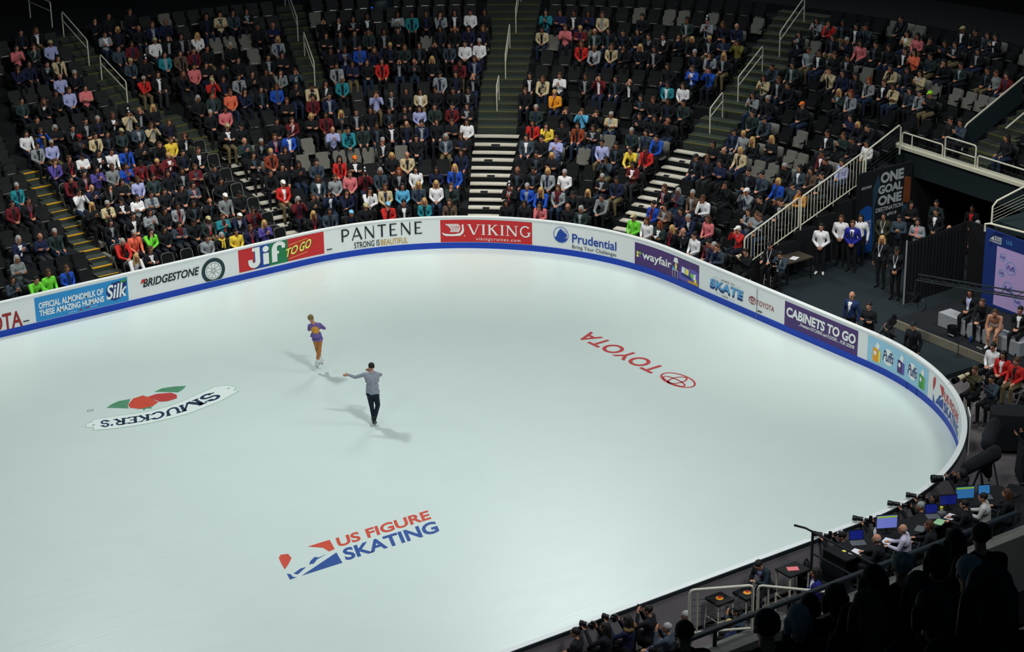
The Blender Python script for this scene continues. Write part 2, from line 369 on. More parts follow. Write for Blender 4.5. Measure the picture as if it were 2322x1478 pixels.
a = banner(0, 'red cruise line banner with white longship emblem and serif capitals')
panel(a, 4.81, 7.9, .22, 1.0, I_RED)
decal('lettering', fit(serif_text('VIKING', .15, .32, .045, .17), 5.7, 7.86, .46, .86), BM(.014), I_WHITE, a, .2)
btext(a, 'vikingcruises.com', 6.0, 7.5, .25, .39, I_WHITE, shear=.2, spacing=1.25)
hull = polys([(4.86, .57)]+[(4.95, .52), (5.1, .50), (5.3, .50), (5.47, .54), (5.53, .64), (5.53, .74)]+arc(5.555, .80, .035, .04, 180, -60, 8)+[(5.59, .72), (5.60, .62), (5.56, .52), (5.46, .44), (5.2, .43), (4.98, .44), (4.9, .49)])
sail = [band([(4.99+.075*k, .86), (5.10+.07*k, .78), (5.18+.055*k, .68), (5.15+.05*k, .57)], .034) for k in range(6)]
bdecal(a, 'emblem', join(hull, *sail, polys(ellp(5.61, .44, .02, .02, 10))), I_WHITE)

a = banner(0, 'white board advert with round blue rock emblem and blue lettering')
bdecal(a, 'emblem', join(band(ellp(8.92, .69, .26, .265, 40), .02, True), polys(arc(8.92, .69, .25, .26, 205, 335, 16)),
      polys([(8.74, .58), (8.80, .76), (8.87, .86), (8.93, .90), (8.98, .82), (9.12, .74), (9.14, .66), (9.05, .60), (8.93, .58)]),
      band([(8.98, .84), (9.16, .80)], .012), band([(8.72, .60), (8.78, .52)], .02), band([(9.0, .62), (9.04, .5)], .02), band([(9.08, .62), (9.12, .52)], .02)), I_ROY)
btext(a, 'Prudential', 9.32, 11.0, .47, .78, I_ROY, bold=.015); btext(a, 'Bring Your Challenges', 9.32, 11.0, .235, .40, I_BLACK)

a = banner(0, 'purple furniture banner with white lower case lettering and blue sofa')
panel(a, 11.75, 14.77, .19, .95, I_PURP)
btext(a, 'wayfair', 12.07, 13.42, .38, .74, I_WHITE, bold=.02)
for k, ma in enumerate((I_YEL, I_LIME, I_LILAC, I_YEL)):
    an = math.pi*.75-k*math.pi/2; bdecal(a, 'emblem', polys(ellp(11.93+.075*math.cos(an), .57+.075*math.sin(an), .052, .052, 6)), ma)
bdecal(a, 'lamp_shade', polys([(13.52, .74), (13.76, .74), (13.72, .90), (13.57, .90)]), I_WHITE); bdecal(a, 'lamp_base', polys([(13.62, .50), (13.67, .50), (13.70, .62), (13.66, .74), (13.62, .74), (13.59, .62)]), I_YEL)
bdecal(a, 'side_table', join(band([(13.45, .48), (13.76, .48)], .02), band([(13.48, .48), (13.48, .22)], .014), band([(13.6, .48), (13.6, .22)], .014), band([(13.73, .48), (13.73, .22)], .014)), I_WHITE)
bdecal(a, 'books', polys([(13.47, .49), (13.6, .49), (13.6, .58), (13.47, .58)]), I_SKY)
bdecal(a, 'sofa', polys([(13.78, .26), (14.3, .22), (14.76, .22), (14.76, .66), (14.6, .74), (14.0, .70), (13.88, .72), (13.88, .5), (13.78, .46)]), I_LILAC, .010)
bdecal(a, 'cushion', polys([(13.92, .50), (14.08, .48), (14.10, .68), (13.95, .70)], [(14.5, .40), (14.62, .40), (14.62, .6), (14.52, .6)]), I_WHITE); bdecal(a, 'cushion', polys([(14.10, .47), (14.26, .45), (14.28, .66), (14.13, .68)]), I_YEL)
bdecal(a, 'seat_cushion', polys([(13.9, .40), (14.4, .36), (14.4, .46), (13.92, .50)]), I_NAVY, .017); bdecal(a, 'plant', polys(ellp(14.44, .52, .08, .09, 9)), I_LIME, .017)
bdecal(a, 'coffee_table', polys([(14.26, .26), (14.76, .25), (14.76, .33), (14.28, .34)]), I_GOLD, .02); bdecal(a, 'vase', polys([(14.56, .33), (14.68, .33), (14.66, .45), (14.58, .45)]), I_YEL, .022)

a = banner(0, 'two tone blue skating school lettering on white board')
for z0, z1, ma, li in ((.375, .715, I_NAVY, .010), (.46, .715, I_CAB, .016)):
    g = fit(text_geo('SKATE', .035, .1), 15.3, 16.88, .375, .715)
    if li > .012:
        g = ([(x, .46+(y-.375)*(.255/.34) if True else y) for x, y in g[0]], g[1])
    bdecal(a, 'lettering', g, ma, li)
btext(a, 'LEARN TO', 15.83, 16.44, .765, .825, I_BLACK, bold=.01, spacing=1.2); btext(a, 'USA', 15.9, 16.17, .265, .325, I_BLACK, bold=.01, spacing=1.2)
for s_, z_ in ((15.45, .80), (16.5, .79), (15.6, .30), (16.25, .29)): bdecal(a, 'rule_line', band([(s_, z_), (s_+.25, z_)], .008), I_CAB)

a = banner(0, 'small dark red car maker emblem and lettering on white board')
btext(a, 'TOYOTA', 17.48, 18.28, .47, .64, I_DRED, bold=.005)
emblem_toyota(a, 17.29, .555, .155, .115, I_DRED, BM(.014), .022)

a = banner(0, 'plain purple cabinet shop banner with fat white slanted capitals')
panel(a, 18.74, 21.86, .20, .985, I_PURP)
btext(a, 'CABINETS TO GO', 18.83, 21.78, .53, .84, I_WHITE, bold=.04, shear=.12); btext(a, '...Premium KITCHENS and FLOORS ... FOR LESS!!\u00ae', 19.38, 21.74, .385, .50, I_WHITE, bold=.02)

a = banner(0, 'pale blue tissue banner with yellow purple and green tissue boxes')
I_PALE = ink('print_pale', (150, 200, 226)); nt = I_PALE.node_tree
panel(a, 22.26, 25.22, .22, 1.0, I_PALE)
def tissue_box(s, z, h, c1, c2, n):
    bdecal(a, 'tissue', polys([(s-.05, z+h-.03), (s+.12, z+h-.03), (s+.15, z+h+.10), (s+.06, z+h+.2), (s-.02, z+h+.08)]), I_WHITE, .012)
    bdecal(a, 'carton', polys([(s-.13, z), (s+.10, z), (s+.10, z+h-.04), (s-.02, z+h), (s-.13, z+h-.02)]), c1, .014)
    bdecal(a, 'carton_side', polys([(s+.11, z), (s+.20, z+.02), (s+.20, z+h-.04), (s+.11, z+h-.06)]), c2, .014); bdecal(a, 'carton_badge', polys(ellp(s-.03, z+h*.62, .06, .07, 12)), I_WHITE, .018)
tissue_box(22.62, .30, .42, I_ORA, I_YEL, 0); tissue_box(23.72, .32, .40, I_PURP, I_LILAC, 1); tissue_box(24.84, .30, .42, I_LEAF, I_LIME, 2)
for s_ in (23.14, 24.32):
    bdecal(a, 'cloud', polys(ellp(s_+.02, .60, .24, .25, 20)), I_WHITE, .010)
    btext(a, 'Puffs', s_-.22, s_+.26, .46, .78, I_NAVY, shear=.3, bold=.012, lift=.018)

# skating federation emblem shared by boards and ice: local u right, v up
US_E = {'red': [[(0, .62), (.11, .72), (.20, .68), (.17, .50), (.03, .30), (.0, .46)], [(.60, .66), (1.0, .66), (.98, .44), (.86, .36), (.80, .47)]],
        'blue': [[(.84, .40), (.72, .36), (.62, .36), (.50, .22), (.52, .16), (.60, .20)], [(1.0, .36), (1.0, .06), (.30, .06)], [(.50, .20), (.38, .03), (.30, .05), (.42, .20)], [(.05, .22), (.09, .20), (.16, .06), (.26, .02), (.06, .0)]]}
a = banner(0, 'red and blue skating federation emblem on white board at far right corner')
def ub(g): return ([(25.55+.78*x, .22+1.05*y) for x, y in g[0]], g[1])
for q_ in US_E['red']: bdecal(a, 'emblem', ub(polys(q_)), I_RED)
for q_ in US_E['blue']: bdecal(a, 'emblem', ub(polys(q_)), I_ROY)
btext(a, 'US FIGURE', 26.4, 28.0, .60, .86, I_RED, bold=.02); btext(a, 'SKATING', 26.4, 28.1, .26, .56, I_ROY, bold=.02)

# ------------------------------------------------------------------ logos painted in the ice
P_NAVY = mat('ice_paint_navy', (34, 58, 80), rough=0.35, noise=0.35, scale=9); P_RED = mat('ice_paint_red', (190, 66, 66), rough=0.35, noise=0.25, scale=9)
P_ORED = mat('ice_paint_orange_red', (204, 78, 58), rough=0.35, noise=0.2, scale=7); P_BLUE = mat('ice_paint_blue', (48, 82, 150), rough=0.35, noise=0.25, scale=7)
P_GRN = mat('ice_paint_green', (84, 142, 108), rough=0.35, noise=0.4, scale=6); P_LINE = mat('ice_paint_pale_green', (150, 196, 164), rough=0.35, noise=0.2)
P_WHITE = mat('ice_paint_white', (226, 236, 232), rough=0.35, noise=0.03)
def ice_logo(label): return empty('ice_logo', (0, 0, 0), 0, label, 'ice logo', 'logos painted in the ice')
def affine(o, ux, uy, vx, vy, z=0.004): return lambda u, v: (o[0]+ux*u+vx*v, o[1]+uy*u+vy*v, z)
a = ice_logo('red and blue skating federation logo in the near ice')
fn = affine((10.64, -5.73), 1.60, 0.0, .36, 1.20)   # emblem box
E_ = {'red': [[(11.0, -4.60), (11.12, -4.49), (11.28, -4.56), (11.24, -4.80), (11.04, -5.01), (10.82, -5.21), (10.9, -4.9)], [(11.85, -4.51), (12.46, -4.52), (12.31, -5.01), (12.13, -5.04), (12.12, -4.79)]],
      'blue': [[(12.02, -5.12), (11.78, -5.16), (11.71, -5.08), (11.52, -5.2), (11.41, -5.33), (11.52, -5.36), (11.70, -5.22)], [(12.25, -5.19), (12.09, -5.73), (10.98, -5.72)], [(11.29, -5.4), (10.94, -5.61), (10.88, -5.51), (11.14, -5.39)], [(10.75, -5.42), (10.81, -5.5), (10.79, -5.66), (10.86, -5.71), (10.66, -5.73)]]}
fw = lambda x, y: (x, y, .004)
for q_ in E_['red']: decal('emblem', polys(q_), fw, P_ORED, a)
for q_ in E_['blue']: decal('emblem', polys(q_), fw, P_BLUE, a)
decal('lettering', text_geo('US FIGURE', .03), affine((12.43, -4.99), 2.64, -.06, .19, .46), P_ORED, a); decal('lettering', text_geo('SKATING', .03), affine((12.21, -5.70), 2.64, -.06, .23, .58), P_BLUE, a)
a = ice_logo('red car maker emblem and lettering painted upside down in far ice')
decal('lettering', text_geo('TOYOTA', .02), affine((25.85, -1.02), 0.0, 3.62, -.64, -.02), P_RED, a)
emblem_toyota(a, 0, 0, .62, .35, P_RED, lambda u, v: (25.545-v, -1.88+u, .004), .06)
a = ice_logo('jam maker ribbon with strawberries painted upside down in left ice')
farE = [(10.98, 5.62), (11.3, 5.54), (11.71, 5.42), (12.1, 5.30), (12.52, 5.20), (13.0, 5.18), (13.49, 5.27), (14.1, 5.46), (14.77, 5.66)]
nearE = [(10.68, 4.94), (11.0, 4.78), (11.33, 4.65), (11.75, 4.53), (12.15, 4.45), (12.7, 4.40), (13.28, 4.40), (14.35, 4.62), (15.15, 4.96)]
def lerp(P, t):
    k = t*(len(P)-1); i = min(int(k), len(P)-2); f = k-i
    return (P[i][0]+(P[i+1][0]-P[i][0])*f, P[i][1]+(P[i+1][1]-P[i][1])*f)
def rib(t, v):  # t 0 (left end) .. 1, v 0 (near edge) .. 1 (far edge)
    p, q = lerp(nearE, t), lerp(farE, t); return (p[0]+(q[0]-p[0])*v, p[1]+(q[1]-p[1])*v)
out = [rib(t/30, 0) for t in range(31)]+[(15.05, 5.10), (15.22, 5.24), (15.10, 5.52), (14.92, 5.60)]+[rib(1-t/30, 1) for t in range(31)]+[(10.86, 5.50), (10.70, 5.46), (10.58, 5.28), (10.74, 5.12)]
decal('ribbon', polys(out), lambda x, y: (x, y, .003), P_WHITE, a); decal('ribbon_outline', band(out, .025, True), lambda x, y: (x, y, .0045), P_LINE, a)
for x, y in ((10.82, 5.26), (15.0, 5.3)): decal('dot', polys(ellp(x, y, .04, .03, 10)), fw, P_GRN, a)
g = serif_text("SMUCKER'S", .22, .34, .12, .05)
decal('lettering', g, lambda u, v: (*rib(.935-.87*u, .80-.62*v), .005), P_NAVY, a)
decal('strawberry', polys([(12.19, 5.95), (12.5, 6.28), (12.83, 6.32), (12.93, 6.0), (12.96, 5.62), (12.7, 5.46), (12.35, 5.50), (12.15, 5.72)]), lambda x, y: (x, y, .004), P_ORED, a)
decal('strawberry', polys([(12.9, 6.15), (13.2, 6.18), (13.55, 6.02), (13.62, 5.78), (13.5, 5.55), (13.2, 5.52), (13.0, 5.62)]), lambda x, y: (x, y, .0045), P_RED, a)
for q_ in ([(11.62, 6.14), (11.85, 6.28), (12.1, 6.36), (12.44, 6.30), (12.18, 5.95), (12.1, 5.72), (11.9, 5.9)], [(13.2, 6.36), (13.5, 6.46), (13.8, 6.38), (14.13, 6.20), (13.9, 6.0), (13.72, 5.92), (13.5, 6.12)], [(12.2, 5.56), (12.4, 5.46), (12.36, 5.34), (12.5, 5.42), (12.6, 5.32), (12.66, 5.44), (12.8, 5.42)]): decal('leaf', polys(q_), lambda x, y: (x, y, .0035), P_GRN, a)
decal('mark', band(ellp(11.18, 6.24, .09, .06, 14), .015, True), fw, P_NAVY, a)
# ------------------------------------------------------------------ seating bowl: terraces, stairs, rails
FI = [0.1+.30*i if i <= 6 else 2.25+.36*(i-7) for i in range(17)]
TI = [1.0+.872*i for i in range(7)]+[7.24, 8.0]+[8.85+.87*k for k in range(8)]
GS = [0]*7+[.014, .028]+[.074]*8
def clampf(x, a, b): return max(a, min(b, x))
def TD(i, s): return GS[i]*(clampf(s, -8, 16)-4)
def TT(i, s): return TI[i]+TD(i, s)
M_TER = mat('terrace_dark', (15, 19, 22), rough=0.9, noise=0.35, scale=5)
M_CON = mat('stair_concrete', (52, 61, 55), rough=0.9, noise=0.3, scale=9)
M_ALU = mat('stair_aluminium', (206, 202, 188), rough=0.5, metal=0.1, noise=0.25, scale=14)
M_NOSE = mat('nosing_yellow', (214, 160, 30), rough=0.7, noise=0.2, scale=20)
M_NOSE2 = mat('nosing_shaded_yellow', (92, 92, 44), rough=0.8, noise=0.45, scale=20)  # same yellow darkened, weaker light on the upper stairs put into the colour
M_RAIL = mat('rail_offwhite', (206, 204, 186), rough=0.45, noise=0.08)
M_KERB = mat('kerb_concrete', (112, 112, 104), rough=0.85, noise=0.25, scale=8)
S_LEFT = -14.0
for i in range(17):
    t0 = TI[i]-.62; t1 = (TI[i+1]-.60 if i < 16 else TI[i]+3.0)
    mb = MB(); ring(mb, S_LEFT, 14.9 if i < 9 else 25.0, t0, t1, max(0, FI[i]-.55), FI[i], .5, lambda s, i=i: TD(i, s))
    struct(mb.build('floor_terrace', M_TER))
mb = MB(); ring(mb, S_LEFT, 26, 21, 21.4, 3.0, 22.0, 1.0); struct(mb.build('wall_back', M_BL))
# wall closing the stand beside the tunnel
y0 = BP(14.9)[0].y; mb = MB(); poly = [(LEN+.38, 0.0)]
for i in range(9): poly += [(LEN+TI[i]-.62, FI[i]+.02), (LEN+TI[i+1]-.62, FI[i]+.02)]
poly += [(LEN+TI[9]-.62, 0.0)]
mb.prism(poly, .08, Matrix.Translation((0, y0-.06, 0))); struct(mb.build('wall_tunnel_side', M_BL))

def alu_stairs(s0, s1, rows, label):
    mb = MB()
    for i in rows:
        a = TI[i]-.62; tf = lambda s, i=i: TD(i, s)
        d = (TI[i+1]-TI[i])/2; h = (FI[i+1]-FI[i])/2
        mb.cur = 0; ring(mb, s0, s1, a-.01, a+.27, FI[i]-.03, FI[i]+.015, .25, tf); ring(mb, s0, s1, a+d-.01, a+d+.27, FI[i]+h-.045, FI[i]+h, .25, tf)
        mb.cur = 1; ring(mb, s0+.02, s1-.02, a+d+.06, a+d*2, FI[i]-.01, FI[i]+h-.05, .25, tf)
        sm = s0+(s1-s0)*(.30 if i % 2 else .42); ring(mb, sm, sm+(s1-s0)*.2, a-.016, a+.09, FI[i]-.02, FI[i]+.02, .25, tf)
    o = mb.build('trim_aisle_stairs', [M_ALU, M_BLK]); o['label'] = label; struct(o)
def con_stairs(s0f, s1f, rows, label, nose, start=None):
    mb = MB()
    for i in rows:
        a = TI[i]-.62; tf = lambda s, i=i: TD(i, s)
        d = (TI[i+1]-TI[i])/2; h = (FI[i+1]-FI[i])/2; s0, s1 = s0f(TI[i]), s1f(TI[i])
        mb.cur = 0; ring(mb, s0, s1, a-.015, a+d, max(0, FI[i]-.4), FI[i]+.012, .25, tf); ring(mb, s0, s1, a+d, a+2*d, FI[i]-.3, FI[i]+h, .25, tf)
        mb.cur = 1; ring(mb, s0+.02, s1-.02, a-.022, a+.045, FI[i]-.015, FI[i]+.018, .25, tf); ring(mb, s0+.02, s1-.02, a+d-.008, a+d+.03, FI[i]+h-.012, FI[i]+h+.006, .25, tf)
    o = mb.build('trim_aisle_stairs', [M_CON, nose]); o['label'] = label; struct(o)
alu_stairs(0.32, 0.88, range(7), 'aluminium stairs')
alu_stairs(5.62, 6.56, range(7), 'aluminium stairs')
alu_stairs(9.93, 10.6, range(7), 'aluminium stairs')
K = lambda v: (lambda t: v)
con_stairs(K(-6.45), K(-5.72), range(0, 9), 'concrete stairs with yellow edges', M_NOSE)
AL = lambda t: float(np.interp(t, [7.2, 8.4, 9.5, 11, 14, 16.5], [-.5, -1.26, -1.72, -1.9, -2.12, -2.15])); AR = lambda t: float(np.interp(t, [7.2, 7.8, 8.9, 10.4, 12, 14.4, 16.5], [.7, .42, .06, -.66, -.8, -.86, -.88]))
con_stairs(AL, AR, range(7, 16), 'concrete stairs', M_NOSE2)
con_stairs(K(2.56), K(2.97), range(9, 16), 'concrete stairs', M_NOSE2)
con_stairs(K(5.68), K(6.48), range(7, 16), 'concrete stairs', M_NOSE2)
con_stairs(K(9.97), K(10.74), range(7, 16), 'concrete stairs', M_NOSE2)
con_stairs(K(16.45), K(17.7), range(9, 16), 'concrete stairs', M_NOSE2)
# kerb along the lower left stairs, stepping up with the rows
mb = MB()
for i in range(9):
    a = TI[i]-.62; ring(mb, -5.70, -5.56, a, a+.89, FI[i]-.3, FI[i]+.16+(.15 if i % 1 else 0), .3, lambda s, i=i: TD(i, s))
struct(mb.build('trim_kerb', M_KERB))

def fz(t, s):
    z = FI[0]
    for i in range(17):
        a = TT(i, s)-.62
        if t >= a: z = FI[i]+(.5*(FI[i+1]-FI[i]) if i < 16 and t >= a+.5*(TI[i+1]-TI[i]) else 0)
    return z
def sp(s, t, z):
    p, _ = BP(s, t); return (p.x, p.y, z)
def handrail(s, t_up, t_dn, label, s_up=None, h=.92):
    su = s if s_up is None else s_up
    zu, zd = fz(t_up, su), fz(t_dn, s)
    r = empty('handrail', sp(s, t_dn, zd), 0, label, 'handrail', 'handrails on the aisle stairs')
    o = Vector(r.location)
    L = lambda S, T, Z: tuple(Vector(sp(S, T, Z))-o)
    mb = MB(); mb.tube([L(su, t_up, zu), L(su, t_up, zu+h-.04), L(su, t_up-.05, zu+h), L(s, t_dn+.05, zd+h+.02), L(s, t_dn, zd+h-.04), L(s, t_dn, zd)], .024, 8); mb.build('top_rail', M_RAIL, r, True)
    mb = MB(); mb.tube([L(su, t_up, zu+h-.32), L(s, t_dn, zd+h-.32)], .020, 8); mb.build('mid_rail', M_RAIL, r, True)
handrail(-1.67, 13.58, 11.78, 'upper handrail on stairs at far left, above another rail', -1.76)
handrail(-1.38, 10.95, 9.45, 'lower handrail on stairs at far left above skull beanie fan', -1.6)
handrail(-1.8, 16.4, 14.45, 'handrail cut by top edge on the left stairs')
handrail(2.72, 14.0, 11.85, 'handrail cut by top edge on narrow stairs left of hanging object')
handrail(2.74, 10.98, 9.34, 'handrail at bottom of narrow stairs left of hanging object')
handrail(6.18, 14.0, 11.97, 'topmost handrail on the central stairs')
handrail(6.12, 11.04, 9.26, 'middle handrail on the central stairs')
handrail(6.04, 8.36, 7.48, 'short lowest handrail on the central stairs')
handrail(10.44, 14.0, 12.13, 'topmost handrail on stairs right of centre')
handrail(10.36, 11.18, 9.36, 'middle handrail on stairs right of centre')
handrail(10.30, 8.45, 7.53, 'short lowest handrail on stairs right of centre')

# white ramp railing down the end of the stand
def ramp_rail():
    r = empty('ramp_railing', (0, 0, 0), 0, 'long white railing with upright bars sloping down beside tunnel', 'railing')
    s = 14.88
    def z(t): return float(np.interp(t, [1.0, 6.2, 8.4], [0.28, 2.2, 2.95]))
    for ta, tb in ((1.75, 4.02), (4.12, 6.78)):
        mb = MB(); mb.tube([sp(s, ta, z(ta)-.15), sp(s, ta, z(ta)+.92), sp(s, ta+.06, z(ta)+1.0), sp(s, tb-.03, z(tb)+1.02), sp(s, tb, z(tb)+.97), sp(s, tb, z(tb)+.03)], .028, 8); mb.build('top_rail', M_RAIL, r, True)
        mb = MB(); mb.tube([sp(s, ta, z(ta)+.03), sp(s, tb, z(tb)+.03)], .022, 8); mb.build('bottom_rail', M_RAIL, r, True)
        n = int((tb-ta)/.135)
        for k in range(1, n):
            t = ta+(tb-ta)*k/n; mb = MB(); mb.tube([sp(s, t, z(t)+(-.12 if k % 5 == 0 else .03)), sp(s, t, z(t)+1.0)], .012, 6); mb.build('baluster', M_RAIL, r)
    ta, tb = 6.9, 8.42
    mb = MB(); mb.tube([sp(s, ta, z(ta)-.35), sp(s, ta, z(ta)+.95), sp(s, ta+.06, z(ta)+1.02), sp(s, tb-.08, z(tb)+1.1), sp(s, tb, z(tb)+1.02), sp(s, tb, z(tb)+.1)], .028, 8); mb.build('top_rail', M_RAIL, r, True)
    for k in range(6):
        mb = MB(); mb.tube([sp(s, ta, z(ta)+.1+.14*k), sp(s, tb, z(tb)+.16+.14*k)], .006, 5); mb.build('cable', M_DK, r)
ramp_rail()

# bridge over the tunnel with its white cap and railings
M_GRN = mat('bridge_green_black', (18, 34, 38), rough=0.85, noise=0.25, scale=9)
br_x = 39.35
mb = MB(); mb.box((br_x+.15, -2.6, 2.68), (.3, 12.4, .84)); struct(mb.build('wall_bridge', M_GRN))
mb = MB(); mb.box((br_x+.05, -2.6, 3.15), (.34, 12.5, .1)); struct(mb.build('trim_bridge_cap', M_RAIL))
mb = MB(); mb.box((42.5, -2.5, 2.5), (6.0, 12.0, .3)); struct(mb.build('ceiling_tunnel', M_BL))
def loop_rail(ya, yb, h, label, cables=0, mid=True, post=None):
    r = empty('bridge_railing', (br_x+.05, ya, 3.2), 0, label, 'railing', 'white railings on the bridge')
    d = yb-ya; e = .07 if d > 0 else -.07
    mb = MB(); mb.tube([(0, 0, 0), (0, 0, h-.07), (0, e*.4, h-.02), (0, e, h), (0, d-e, h), (0, d-e*.4, h-.02), (0, d, h-.07), (0, d, 0)], .028, 8); mb.build('top_rail', M_RAIL, r, True)
    if post: mb = MB(); mb.tube([(0, post, 0), (0, post, h)], .022, 8); mb.build('post', M_RAIL, r, True)
    if cables == 0: mb = MB(); mb.tube([(0, 0, h*.45), (0, d, h*.45)], .006, 5); mb.build('cable', M_DK, r)
    for k in range(cables):
        mb = MB(); mb.tube([(0, 0, .1+h*k/(cables+.5)), (0, d, .1+h*k/(cables+.5))], .006, 5); mb.build('cable', M_DK, r)
    if cables: mb = MB(); mb.tube([(0, 0, h*.45), (0, d, h*.45)], .024, 8); mb.build('mid_rail', M_RAIL, r, True)
loop_rail(3.38, 1.55, .42, 'long low white railing on bridge, first right of ramp top', 0, post=-.45)
loop_rail(1.45, .12, .72, 'tall white railing with cables on bridge beside concrete stairs', 4)
loop_rail(.02, -3.2, .42, 'low white railing on bridge below woman in black')
# sloping rail with dark panel at the stairs above the bridge
r = empty('stair_panel_rail', (0, 0, 0), 0, 'white rail with dark panel climbing beside stairs over the bridge', 'railing')
P1, P2 = Vector(sp(16.42, 9.7, 4.0)), Vector(sp(16.42, 12.4, 5.2))
mb = MB(); mb.tube([P1-Vector((0, 0, .7)), P1, P1+(P2-P1)*.06+Vector((0, 0, .10)), P2+Vector((0, 0, .12))], .03, 8); mb.build('top_rail', M_RAIL, r, True)
mb = MB(); mb.tube([Vector(sp(17.6, 10.4, 4.2)), Vector(sp(17.6, 12.6, 5.2))], .03, 8); mb.build('far_rail', M_RAIL, r, True)
mb = MB(); d = P2-P1; mb.hexa([P1+Vector((0, y, -.75)) for y in (0, .04)]+[P2+Vector((0, y, -.75)) for y in (.04, 0)]+[P1+Vector((0, y, .0)) for y in (0, .04)]+[P2+Vector((0, y, .05)) for y in (.04, 0)]); mb.build('side_panel', M_GRN, r)
# cable rail at far right, below the bridge
r = empty('corner_railing', (0, 0, 0), 0, 'white cable railing at far right edge under the bridge', 'railing')
q = Vector((36.2, -3.6, 2.95))
mb = MB(); mb.tube([q, q+Vector((0, 0, .55)), q+Vector((.12, -.05, .72)), q+Vector((1.6, -.7, 1.45))], .03, 8); mb.build('top_rail', M_RAIL, r, True)
for k in range(5): mb = MB(); mb.tube([q+Vector((0, 0, .05+.1*k)), q+Vector((1.6, -.7, .75+.1*k))], .006, 5); mb.build('cable', M_RAIL, r)
mb = MB(); mb.tube([q+Vector((-.1, .15, -.25)), q+Vector((-.1, .15, -.02)), q+Vector((-.05, .0, .02)), q+Vector((.2, -1.6, .02))], .035, 8); mb.build('lower_rail', M_RAIL, r, True)
mb = MB(); mb.box((37.5, -5.2, 2.82), (1.9, 3.6, .26)); struct(mb.build('wall_corner', M_GRN))

# ------------------------------------------------------------------ seats
M_SG = mat('seat_grey_cloth', (112, 112, 106), rough=0.95, noise=0.18, scale=60); M_SB = mat('seat_black_plastic', (9, 13, 16), rough=0.6, noise=0.2, scale=10)
M_SF = mat('seat_frame_dark', (12, 15, 17), rough=0.55, noise=0.15); M_CH = mat('seat_lip_metal', (190, 188, 178), rough=0.3, metal=0.6, noise=0.1)
M_FC = mat('chair_tube_metal', (130, 130, 122), rough=0.4, metal=0.4, noise=0.1)
def rbox(mb, w_, d_, h_, M, r=.03):
    """panel with rounded upper corners in xz, thickness d"""
    pl = [(-w_/2, 0), (w_/2, 0), (w_/2, h_-r), (w_/2-r*.3, h_-r*.3), (w_/2-r, h_), (-w_/2+r, h_), (-w_/2+r*.3, h_-r*.3), (-w_/2, h_-r)]
    return mb.prism(pl, d_, M)
def seat_parts(grey, folded):
    f = MB()
    for sx in (-1, 1):
        f.box((sx*.243, .16, .22), (.03, .1, .44)); f.box((sx*.243, .16, .02), (.04, .2, .04)); f.box((sx*.243, .10, .56), (.04, .30, .035)); f.box((sx*.243, .22, .5), (.03, .05, .26))
    f.box((0, .19, .30), (.50, .03, .05))
    b = MB(); T = Matrix.Translation((0, .31, .42)) @ Matrix.Rotation(math.radians(-12), 4, 'X')
    rbox(b, .45, .05, .47, T, .06)
    if grey: rbox(b, .40, .045, .38, T @ Matrix.Translation((0, -.03, .05)), .05)
    p = MB()
    if folded:
        T = Matrix.Translation((0, .15, .34)) @ Matrix.Rotation(math.radians(-14), 4, 'X')
        rbox(p, .45, .06, .36, T, .05); p.cur = 1; p.box((0, -.034, .05), (.26, .012, .018), T)
    else:
        p.box((0, -.02, .405), (.45, .42, .05))
    return f, b, p
def seat_proto(grey):
    cl = M_SG if grey else M_SB
    f, b, p = seat_parts(grey, True)
    r = f.build('stadium_seat', M_SF); b.build('backrest', cl, r); p.build('seat_pan', [cl, M_CH], r)
    return r
def chair_parts():
    f = MB()
    for sx in (-1, 1):
        f.tube([(sx*.21, .26, .0), (sx*.21, .02, .46), (sx*.21, -.22, .02)], .012, 6)
        f.tube([(sx*.21, -.25, .0), (sx*.21, .14, .45)], .012, 6)
    f.tube([(-.21, .15, .45), (.21, .15, .45)], .010, 6); f.tube([(-.21, .16, .44), (-.215, .28, .78), (-.19, .295, .85), (-.12, .305, .885), (.12, .305, .885), (.19, .295, .85), (.215, .28, .78), (.21, .16, .44)], .013, 6)
    b = MB(); rbox(b, .41, .02, .30, Matrix.Translation((0, .25, .56)) @ Matrix.Rotation(math.radians(-8), 4, 'X'), .09)
    p = MB(); p.box((0, -.03, .42), (.40, .38, .03))
    return f, b, p
